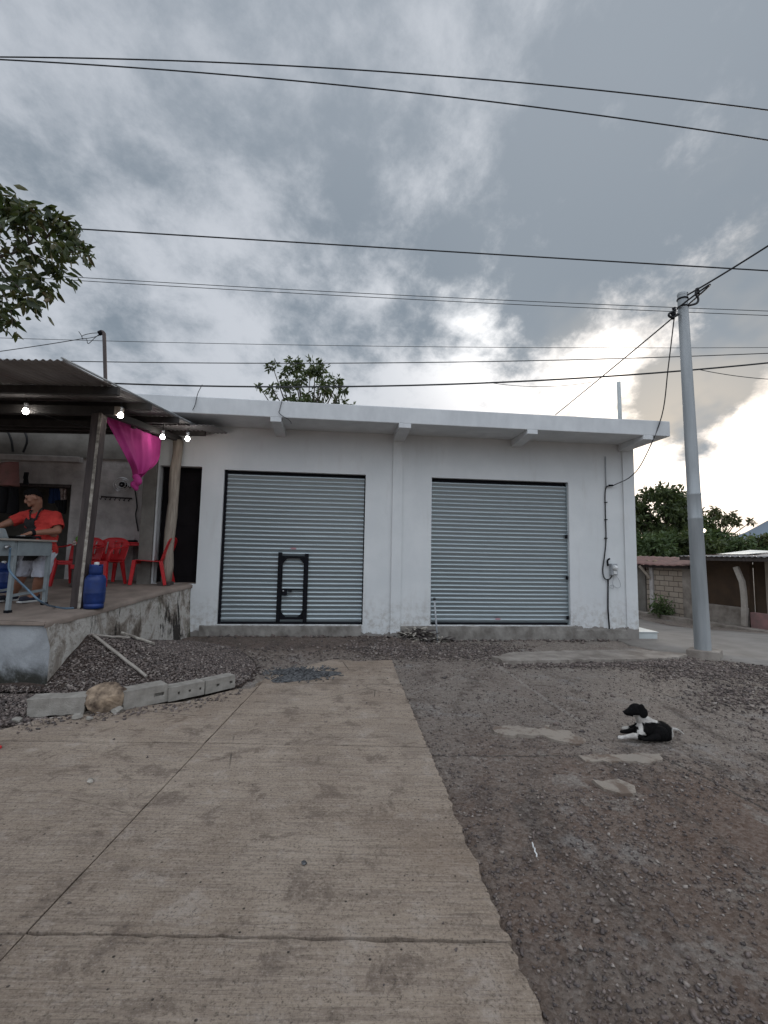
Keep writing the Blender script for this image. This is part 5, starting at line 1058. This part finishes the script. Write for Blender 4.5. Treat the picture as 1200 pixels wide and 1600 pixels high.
# ================================================================== utility pole and wires
pb_ = gr(1099, 1027); YP = float(pb_[1]); ptop = Vector(aty(1066, 460, YP)); zb_ = float(zg(pb_[0], pb_[1]))
pole = thing('utility_pole', 'tall slightly leaning galvanised steel utility pole beside the road', 'utility pole', (pb_[0], pb_[1], zb_))
q0 = Vector((pb_[0], pb_[1], zb_+.02)); dv = ptop-q0; k1, k2 = (1027-822)/567, (1027-786)/567
R0 = 11.3*YP/720; R1 = 7.3*YP/720; rk = lambda k: R0+(R1-R0)*k
prof = [(0, R0), (k1-.002, rk(k1)), (k1, rk(k1)*1.03), (k1+.004, rk(k1)*1.03), (k1+.006, rk(k1)*.985), (k2, rk(k2)*.985), (k2+.002, rk(k2)*1.02), (k2+.006, rk(k2)*1.02), (k2+.008, rk(k2)*.95), (.5, rk(.5)*.97), (1, R1)]
MB().tube([q0+dv*k for k, r_ in prof], [r_ for k, r_ in prof], 28).build('shaft', M['steel'], pole, smooth=35)
MB().lathe(ptop, [(R1*1.02, -.03), (R1*1.06, 0), (R1*.9, .025), (0, .03)], 20).build('cap', M['steel'], pole, smooth=40)
poly = [(gr(x, y, .1)[0], gr(x, y, .1)[1]) for x, y in ((1071, 1027), (1112, 1036), (1131, 1029), (1094, 1019))]
cx_ = (q0.x, q0.y); bs = MB(); bs.prism([(q0.x-.30, q0.y-.02), (q0.x+.10, q0.y-.24), (q0.x+.34, q0.y+.02), (q0.x-.02, q0.y+.26)], -.1, zb_+.13); bs.build('base', M['conc'], pole, bevel=.015)
for z_ in (.985, .962): c = q0+dv*z_; MB().lathe(c, [(R1*1.15, -.012), (R1*1.18, 0), (R1*1.15, .012)], 18).build('strap', M['black'], pole)
for pts in (((1090, 452), (1087, 459), (1091, 467), (1088, 474), (1074, 478)), ((1056, 484), (1045, 491), (1050, 496), (1061, 491)), ((1054, 480), (1054, 492))):
    MB().tube(sm([aty(*q, YP-.05) for q in pts]), .02, 6).build('jumper_wire', M['rubber'], pole, smooth=True)
for px, py in ((1090, 455), (1053, 486), (1051, 494), (1072, 462)): c = Vector(aty(px, py, YP-.04)); MB().lathe(c, [(.0, -.06), (.035, -.05), (.02, -.02), (.038, 0), (.02, .02), (.035, .05), (0, .06)], 12).build('insulator', M['black'], pole, smooth=True)
def wire(pts_px, Y_, r_, label, ext=True, cat='wire', name='overhead_wire', grp=None):
    """a hanging cable through three seen points, carried on past the frame the way a span sags"""
    Ys = Y_ if isinstance(Y_, (list, tuple)) else [Y_]*3
    A, B_, C_ = [np.array(aty(*q, y)) for q, y in zip(pts_px, Ys)]; L = C_[0]-A[0]; tb_ = (B_[0]-A[0])/L
    pts = []
    for k in range(61):
        t_ = (-.9+2.8*k/60) if ext else k/60
        p_ = A*((t_-tb_)*(t_-1)/(tb_*1))+B_*(t_*(t_-1)/(tb_*(tb_-1)))+C_*(t_*(t_-tb_)/(1-tb_)); pts.append(p_)
    o = MB().tube(pts, r_*.82, 6).build(name, M['rubber'], None, B_, smooth=True); return tag(o, label, cat, grp)
wg = 'overhead wires crossing the sky'
wire(((0, 89), (600, 112), (1200, 172)), 6.3, .012, 'uppermost thick overhead wire crossing the whole sky', grp=wg)
wire(((0, 93), (600, 140), (1200, 219)), 6.1, .012, 'second overhead wire, just under the uppermost and diverging from it', grp=wg)
wire(((0, 350), (600, 387), (1200, 423)), 8.6, .017, 'thick single wire passing behind the leafy branch and above the pole top', grp=wg)
wire(((100, 432), (600, 460), (1200, 486)), 11, .010, 'upper of the two thin parallel wires crossing near the pole top', grp=wg)
wire(((100, 437), (600, 465.5), (1200, 493)), 11, .010, 'lower of the two thin parallel wires crossing near the pole top', grp=wg)
wire(((0, 528), (600, 541), (1200, 543)), 14, .010, 'very thin nearly level wire passing the top of the roof mast', grp=wg)
wire(((0, 562), (600, 567), (1200, 552)), 10, .012, 'level wire crossing the crown of the roof tree, rising at right', grp=wg)
wire(((175, 599), (650, 602), (1200, 567)), 9.6, .021, 'thick wire just above the roof edge crossing the pole', grp=wg)
wire(((760, 597), (850, 604), (925, 597)), 9.6, .007, 'short slack thin wire hanging under the thick one above the roof', ext=False)
wire(((1090, 577), (1140, 586), (1260, 594)), 9.4, .009, 'thin wire branching down to the right from the pole', ext=False)
wire(((1072, 462), (1130, 428), (1290, 326)), [YP, YP-.4, YP-1.6], .018, 'thick twisted service cable rising from the pole top to the right', ext=False, cat='cable', name='service_cable')
wire(((1058, 482), (985, 552), (868, 648)), [YP, YP+2.6, YP+8], .018, 'service cable descending from the pole top behind the shop roof', ext=False, cat='cable', name='service_cable')
u, z = fac(956, 759); att = FO+FD*u-FN*.05+np.array([0, 0, z]); dp = [aty(1054, 492, YP), aty(1044, 575, YP+.35), aty(1034, 650, YP+.7), aty(1006, 718, 8.6), aty(985, 745, 8.95), att]
tag(MB().tube(sm([np.array(q) for q in dp]), .010, 6).build('service_cable', M['rubber'], None, aty(1034, 650, YP+.7), smooth=True), 'slack drop cable from the pole top to the meter side of the shop', 'cable')
# service mast on the eatery roof
YS = 9.4; ms = thing('service_mast', 'bent service mast with loose wires rising behind the canopy roof', 'service mast', aty(166, 640, YS))
MB().tube(sm([aty(167, 650, YS), aty(165, 600, YS), aty(163, 530, YS), aty(162, 521, YS), aty(159, 518.5, YS), aty(156, 520, YS)], 5), .036, 10).build('mast', M['postgrey'], ms, smooth=True)
MB().tube([aty(160, 519, YS), aty(154.5, 521, YS)], .05, 10).build('weatherhead', M['black'], ms, smooth=True)
for pts in (((155, 520), (142, 521), (130, 524), (128, 527)), ((157, 521), (148, 528), (138, 537), (135, 530), (128, 529)), ((158, 523), (146, 527), (128, 530)), ((123, 518), (127, 524), (129, 530))):
    MB().tube(sm([aty(*q, YS) for q in pts]), .007, 5).build('loose_wire', M['rubber'], ms, smooth=True)
wire(((-260, 578), (0, 549), (130, 529)), [YS-.3, YS-.1, YS], .010, 'thin feed cable rising from the left edge to the roof mast', ext=False, cat='cable', name='service_cable')

# ================================================================== trees
def leaves(C_, D_, size, curl=.25, wide=.42):
    """leaf blades: C centres (n,3), D directions (n,3)"""
    n = len(C_); D_ = D_/np.linalg.norm(D_, axis=1, keepdims=True); R_ = RNG.normal(size=(n, 3)); S_ = np.cross(D_, R_); S_ /= np.linalg.norm(S_, axis=1, keepdims=True)+1e-9; N_ = np.cross(D_, S_)
    L = size[:, None]; w_ = L*wide*RNG.uniform(.75, 1.2, (n, 1))*.5
    pts = [C_, C_+D_*L*.35+S_*w_-N_*L*curl*.15, C_+D_*L*.35-S_*w_-N_*L*curl*.15, C_+D_*L*.38+N_*L*.03, C_+D_*L*.75+S_*w_*.62-N_*L*curl*.4, C_+D_*L*.75-S_*w_*.62-N_*L*curl*.4, C_+D_*L*.76-N_*L*curl*.22, C_+D_*L-N_*L*curl*.55]
    V = np.stack(pts, 1).reshape(-1, 3); base = (np.arange(n)*8)[:, None, None]
    T = np.array([(0, 3, 1), (0, 2, 3), (1, 3, 6), (1, 6, 4), (2, 6, 3), (2, 5, 6), (4, 6, 7), (6, 5, 7)])[None]+base
    return V, T.reshape(-1, 3)
def tree(name, label, cat, Y_, base_px, clumps, leaf, npc, mat, trunk_r=.16, grp=None, depth=1.0, base_z=None, droop=.5):
    s_ = Y_/720; b_ = Vector(aty(*base_px, Y_)); 
    if base_z is not None: b_.z = base_z
    t_ = thing(name, label, cat, b_, 0, grp); mb = MB(); Cs = []; Ds = []; r_ = random.Random(int(base_px[0]*7+Y_*31))
    cen = Vector(aty(sum(c[0] for c in clumps)/len(clumps), max(c[1] for c in clumps), Y_)); fork = b_.lerp(cen, .72)
    mb.tube(sm([b_, b_.lerp(fork, .5)+Vector((r_.uniform(-.1, .1)*Y_/20, 0, 0)), fork]), [trunk_r*(1-.45*i/12) for i in range(13)], 9)
    for (px, py, rp, *ry) in clumps:
        c = np.array(aty(px, py, Y_))+np.array([0, r_.uniform(-1, 1)*depth, 0]); R_ = rp*s_; k = max(6, int(npc*(rp/16)**2))
        cv_ = Vector(c); mid_ = fork.lerp(cv_, .5)+Vector((r_.uniform(-.2, .2), r_.uniform(-.2, .2), r_.uniform(-.1, .2)))*R_*2; mb.tube(sm([fork, mid_, cv_], 4), [trunk_r*.3*(1-.85*i/8)+.004*Y_/20 for i in range(9)], 6)
        for _ in range(3): e_ = cv_+Vector((r_.gauss(0, .5), r_.gauss(0, .5), r_.gauss(0, .5)))*R_; mb.tube([cv_, (cv_+e_)/2+Vector((0, 0, .05*R_)), e_], [.012*Y_/20, .009*Y_/20, .004*Y_/20], 5)
        ns = max(2, k//9); tw = RNG.normal(size=(ns, 3)); tw /= np.linalg.norm(tw, axis=1, keepdims=True); tw *= (RNG.random((ns, 1))**.45)*R_*1.15*np.array([1, 1.0, .85]); 
        pick = RNG.integers(0, ns, k); off = tw[pick]+RNG.normal(size=(k, 3))*R_*.17
        Cs.append(c+off); Ds.append(off/R_*.8+RNG.normal(size=(k, 3))*.7+np.array([0, 0, -droop]))
    mb.build('trunk', M['bark'], t_, smooth=True)
    C_, D_ = np.concatenate(Cs), np.concatenate(Ds); V, T = leaves(C_, D_, leaf*RNG.uniform(.6, 1.2, len(C_))); link('crown', npmesh('crown', V, T), mat, t_); return t_
rr = random.Random(2)
# tree rising behind the shop roof
tree('roof_tree', 'dark leafy tree top showing above the shop roof edge', 'tree', 21, (478, 800), [(444, 577, 9), (457, 568, 11), (465, 582, 12), (480, 572, 13), (493, 575, 12), (507, 582, 12), (500, 598, 11), (470, 600, 12), (448, 612, 12), (485, 612, 12), (512, 612, 13), (530, 606, 9), (536, 617, 7), (546, 625, 6), (412, 613, 6), (421, 613, 5), (434, 620, 9), (455, 628, 10), (430, 580, 8), (527, 625, 12), (495, 630, 14), (470, 635, 16)], .24, 210, M['leaf_dark'], .2, base_z=0)
# trees right of the shop
tr_cl = [(1000, 790, 14), (1012, 775, 12), (1027, 772, 12), (1043, 768, 13), (1058, 776, 12), (1068, 790, 11), (1050, 795, 15), (1030, 795, 16), (1010, 808, 15), (1000, 825, 14), (1030, 818, 16), (1052, 815, 15), (1070, 808, 10), (1078, 797, 7), (1020, 835, 14), (1045, 836, 14), (992, 805, 14), (985, 820, 16), (980, 790, 12), (1066, 828, 12), (1084, 822, 13), (1096, 832, 12)]
tree('spreading_tree', 'tall dark spreading tree behind the rusty roof, nearest the shop corner', 'tree', 30, (1022, 880), tr_cl, .32, 520, M['leaf_dark'], .3, base_z=-1)
tree('feathery_tree', 'thin feathery tree with level branches right of the pole', 'tree', 34, (1118, 880), [(1100, 800, 9), (1112, 797, 7), (1122, 803, 7), (1131, 806, 6), (1140, 808, 5), (1152, 813, 5), (1160, 817, 4), (1108, 812, 11), (1122, 816, 9), (1136, 818, 6), (1098, 822, 12)], .30, 560, M['leaf_olive'], .2, base_z=-1)
bg_ = 'bushy trees behind the low houses'
for i, (px, py, sc_, Y_, mt, lb) in enumerate(((1005, 855, 1.0, 22, 'leaf_mid', 'mid green bushy tree behind the roof next to the shop corner'), (1046, 853, 1.0, 23, 'leaf_mid', 'bushy tree behind the rusty roof just left of the pole'), (1082, 850, 1.05, 22.5, 'leaf_dark', 'bushy tree directly behind the pole'), (1120, 848, 1.1, 24, 'leaf_mid', 'bushy tree under the feathery tree right of the pole'), (1160, 855, .95, 25, 'leaf_olive', 'olive bushy tree below the distant hill'), (1205, 858, 1.0, 24, 'leaf_mid', 'bushy tree cut by the right photo edge'), (960, 850, 1.2, 24, 'leaf_mid', 'bushy tree mostly hidden behind the shop corner'))):
    cl_ = [(px+dx*sc_, py+dy*sc_, r_*sc_) for dx, dy, r_ in ((-16, 6, 12), (-4, -6, 13), (10, -10, 12), (20, 2, 12), (4, 8, 14), (-22, -4, 9), (16, 14, 12), (-10, 18, 13), (4, 22, 13))]
    tree('bushy_tree', lb, 'tree', Y_, (px, 885), cl_, .25, 520, M[mt], .14, bg_, .8, base_z=-1)
# leafy bough reaching in from the left
YB = 4.9; bt = thing('leafy_tree', 'tree with broad leaves reaching in over the canopy from the left', 'tree', (-5.6, 4.2, -.02)); mb = MB()
tz = Vector((-5.55, 4.3, 3.3)); mb.tube(sm([(-5.6, 4.2, -.05), (-5.66, 4.25, 1.6), tz, aty(-60, 420, YB), aty(0, 401, YB), aty(22, 395, YB), aty(45, 382, YB), aty(70, 374, YB), aty(85, 362, YB), aty(105, 355, YB), aty(128, 352, YB)], 5), [.16-.13*min(1, i/20)-.0007*i for i in range(51)][:51], 9)
twigs = [((20, 396), (28, 365), (20, 335), (22, 306)), ((45, 382), (60, 350), (62, 335), (50, 326)), ((70, 374), (90, 350), (104, 346), (116, 350)), ((30, 392), (60, 400), (85, 415), (105, 425)), ((15, 398), (40, 425), (70, 440), (82, 455)), ((-10, 405), (20, 440), (45, 465), (62, 478)), ((-20, 408), (0, 450), (15, 480), (20, 512)), ((0, 401), (-10, 370), (-15, 345), (5, 325)), ((85, 362), (112, 368), (128, 378), (136, 390)), ((-40, 415), (-30, 460), (-15, 490), (2, 505)), ((45, 382), (40, 350), (42, 330), (35, 318)), ((70, 374), (85, 390), (100, 392), (118, 395))]
Cs = []; Ds = []; r_ = random.Random(9)
for tw in twigs:
    dy = r_.uniform(-.5, .5); pts = sm([Vector(aty(x, y, YB+dy*i/3)) for i, (x, y) in enumerate(tw)], 6); mb.tube(pts, [.011-.0085*i/18 for i in range(len(pts))], 6)
    for i, p_ in enumerate(pts):
        for _ in range(7 if i > 10 else (4 if i > 3 else 1)):
            d_ = Vector((r_.gauss(0, .8), r_.gauss(0, .8), r_.gauss(-.75, .5))); Cs.append(p_+Vector((r_.gauss(-.07, .05), r_.gauss(0, .1), r_.gauss(.02, .04)))); Ds.append(d_)
for _ in range(200):
    x, y = r_.uniform(-120, 60), r_.uniform(310, 480)
    if (x-0)**2/70**2+(y-395)**2/90**2 > 1.4: continue
    Cs.append(Vector(aty(x, y, YB+r_.uniform(-.5, .5)))); Ds.append(Vector((r_.gauss(0, .8), r_.gauss(0, .8), r_.gauss(-.5, .6))))
mb.build('trunk', M['bark'], bt, smooth=True); V, T = leaves(np.array(Cs), np.array(Ds), .128*RNG.uniform(.6, 1.25, len(Cs)), .45, .42); link('crown', npmesh('crown', V, T), M['leaf_near'], bt)

# ================================================================== low houses across the road
ZH = -.34; HA = gr(1000, 958, ZH); HB = gr(1200, 990, ZH); hd_ = Vector(HB-HA).normalized(); HANG = math.atan2(hd_.y, hd_.x); hn = np.array([-hd_.y, hd_.x, 0])
if hn[1] < 0: hn = -hn
HD = np.array(hd_)
def hq(px, py, off=0.0): q = onplane(px, py, HA+hn*off, hn); return float((q-HA) @ HD), float(q[2]-ZH)
hs = thing('block_house', 'low shed of pale blocks with a rusty sheet roof across the road', 'shed', (HA[0], HA[1], ZH), HANG)
# local frame: +x along the wall towards the camera side, +y away from the road
sgn = 1 if np.dot(np.array([-math.sin(HANG), math.cos(HANG), 0]), hn) > 0 else -1
def hbox(x0, x1, y0, y1, z0, z1): return MB().box(min(x0, x1), max(x0, x1), min(y0*sgn, y1*sgn), max(y0*sgn, y1*sgn), z0, z1)
xa, _ = hq(992, 900); xb, _ = hq(1067, 900); xc, _ = hq(1085, 900); x20 = hq(1021, 900)[0]; x8 = hq(1008, 900)[0]; ztp = hq(1045, 886)[1]
hbox(x20+.02, xb, 0, .15, -.5, ztp).build('block_wall', M['masonry'], hs, world=False)
hbox(xa-6, x8-.01, .0, .15, -.5, ztp).build('plaster_wall', M['oldwalldark'], hs, world=False); hbox(x8, x20-.14, .05, .16, -.5, ztp).build('block_wall', M['masonry'], hs, world=False)
hbox(x20-.13, x20+.01, -.06, .1, -.5, ztp+.05).build('pillar', M['oldwall'], hs, world=False, bevel=.01); hbox(xb+.01, xc, -.05, .2, -.5, ztp+.02).build('pillar', M['conc'], hs, world=False, bevel=.012)
hbox(xa-6, xc, 1.35, 1.5, -.5, ztp+.2).build('back_wall', M['oldwalldark'], hs, world=False)
n = 150; rows = []
for j in range(7):
    a = j/6; rows.append([(xa-6+(xc+.1-xa+6)*k/n, sgn*(-.35+1.9*a), ztp+.06+.30*a+.014*math.sin(k*1.15)+.012*math.sin(k*.13+a*3)) for k in range(n+1)])
mb = MB(); mb.grid(rows); mb.build('roof', M['rust'], hs, world=False, smooth=True, solid=.004)
mb = MB(); mb.bar((xa-6, sgn*-.2, ztp+.01), (xc, sgn*-.2, ztp+.01), .07, .09); mb.build('eave_beam', M['darkwood'], hs, world=False)
for px, py in ((1008, 872), (1017, 872)):
    x, z = hq(px, py, .3); rock(HA+HD*x+hn*.45+np.array([0, 0, ztp+.17]), (.10, .09, .08), 'dark stone weighing down the rusty roof, %s' % ('nearer the shop corner' if px < 1012 else 'farther from the shop corner'), px, M['rock'], 'roof_stone', 'stone')
mb = MB(); x, z = hq(1012, 890); mb.bar((x20-.07, sgn*-.08, ztp-.42), (x20-.3, sgn*-.3, ztp+.02), .08, .08); mb.build('brace', M['wood'], hs, world=False)
# second house, open front
h2 = thing('brown_house', 'dark brown open fronted house with low patched wall right of the pole', 'house', tuple(HA+HD*(xc+.5)), HANG); ox = xc+.5
xd = hq(1104, 900)[0]-ox; xe = hq(1163, 900)[0]-ox; xf = hq(1290, 900)[0]-ox; zlow = hq(1130, 946)[1]; zlow2 = hq(1185, 958)[1]; zr2 = hq(1130, 871)[1]
def b2(name, mat, *a, **k): return hbox(*a).build(name, M[mat], h2, world=False, **k)
b2('brown_wall', 'ochre', xc-ox+.02, xe-.05, .25, .4, -.5, zr2+.1); b2('low_wall', 'conc', xd-.15, xe, -.02, .12, -.5, zlow, bevel=.01); b2('pink_wall', 'pinkwall', xe+.12, xf, -.02, .12, -.5, zlow2, bevel=.01)
b2('back_wall', 'dark', xe, xf, 2.2, 2.3, -.5, zr2+.2); b2('side_wall', 'ochre', xe-.04, xe+.02, .41, 2.19, -.5, zr2+.1)
x1 = hq(1186, 900)[0]-ox; b2('wooden_post', 'wood', x1-.05, x1+.05, .3, .4, zlow2-.3, zr2+.05); x1 = hq(1098, 900)[0]-ox; 
rows = [[(xc-ox-.1+(xf-xc+ox+.3)*k/120, sgn*(-.5+3.4*j/5), zr2+.02+.18*j/5+.012*math.sin(k*1.3)) for k in range(121)] for j in range(6)]
mb = MB(); mb.grid(rows); mb.build('roof', M['zinc'], h2, world=False, smooth=True, solid=.004)
mb = MB(); mb.bar((xc-ox-.1, sgn*-.42, zr2-.05), (xf, sgn*-.42, zr2-.05), .08, .10); mb.build('eave_beam', M['darkwood'], h2, world=False)
mb = MB(); xg = hq(1101, 868)[0]-ox; xh = hq(1142, 870)[0]-ox; mb.add([(xg, sgn*.5, zr2+.10), (xh, sgn*.5, zr2+.10), (xh, sgn*1.9, zr2+.22), (xg, sgn*1.9, zr2+.26)], [(0, 1, 2, 3)]); mb.build('pale_roof_sheet', M['tile'], h2, world=False, solid=.01)
# crooked fence post before it
fp = thing('fence_post', 'crooked concrete fence post with bent top before the brown house', 'fence post', tuple(HA+HD*hq(1163, 976, -.25)[0]-hn*.25), HANG)
def fq(px, py): q = onplane(px, py, HA-hn*.25, hn); return q
mb = MB(); pts = [fq(1163, 978), fq(1163, 940), fq(1160, 912), fq(1157, 903), fq(1150, 886)]; mb.tube(sm(pts, 4), .085, 4); mb.build('post', M['conclight'], fp, bevel=.006)
kb = MB(); A_, B_ = HA+HD*(xa-5)-hn*.35, HA+HD*(xf+ox+2)-hn*.35; kb.bar((A_[0], A_[1], ZH+.02), (B_[0], B_[1], ZH+.04), .28, .18); tag(kb.build('kerb', M['conc'], None, bevel=.02), kind='structure')
q = HA+HD*hq(1036, 950, -.3)[0]-hn*.38; wd_ = thing('weed', 'small dark green weed growing at the foot of the block wall', 'weed', (q[0], q[1], ZH+.1)); n = 420
Cw = np.array([q+np.array([RNG.normal()*.17, RNG.normal()*.12, .12+abs(RNG.normal())*.22]) for _ in range(n)]); Dw = RNG.normal(size=(n, 3))+np.array([0, 0, .5]); V, T = leaves(Cw, Dw, .14*RNG.uniform(.6, 1.2, n)); link('foliage', npmesh('foliage', V, T), M['leaf_mid'], wd_)
mb = MB(); 
for _ in range(8): e_ = Vector(q)+Vector((rr.gauss(0, .15), rr.gauss(0, .1), .45)); mb.tube([(q[0], q[1], ZH+.05), e_], [.01, .004], 5)
mb.build('stems', M['bark'], wd_)
lq = aty(1100, 829, 16); lp = thing('yard_lamp', 'tiny lit lamp glowing among the bushes beside the pole', 'lamp', lq); mb = MB(); mb.ell(lq, (.055, .055, .06), 12, 8); mb.build('globe', M['farlamp'], lp, smooth=True); MB().tube([Vector(lq)+Vector((0, 0, .05)), Vector(lq)+Vector((.02, .1, .09)), Vector((lq[0]+.02, lq[1]+.12, -.6))], .03, 8).build('post', M['darkwood'], lp)
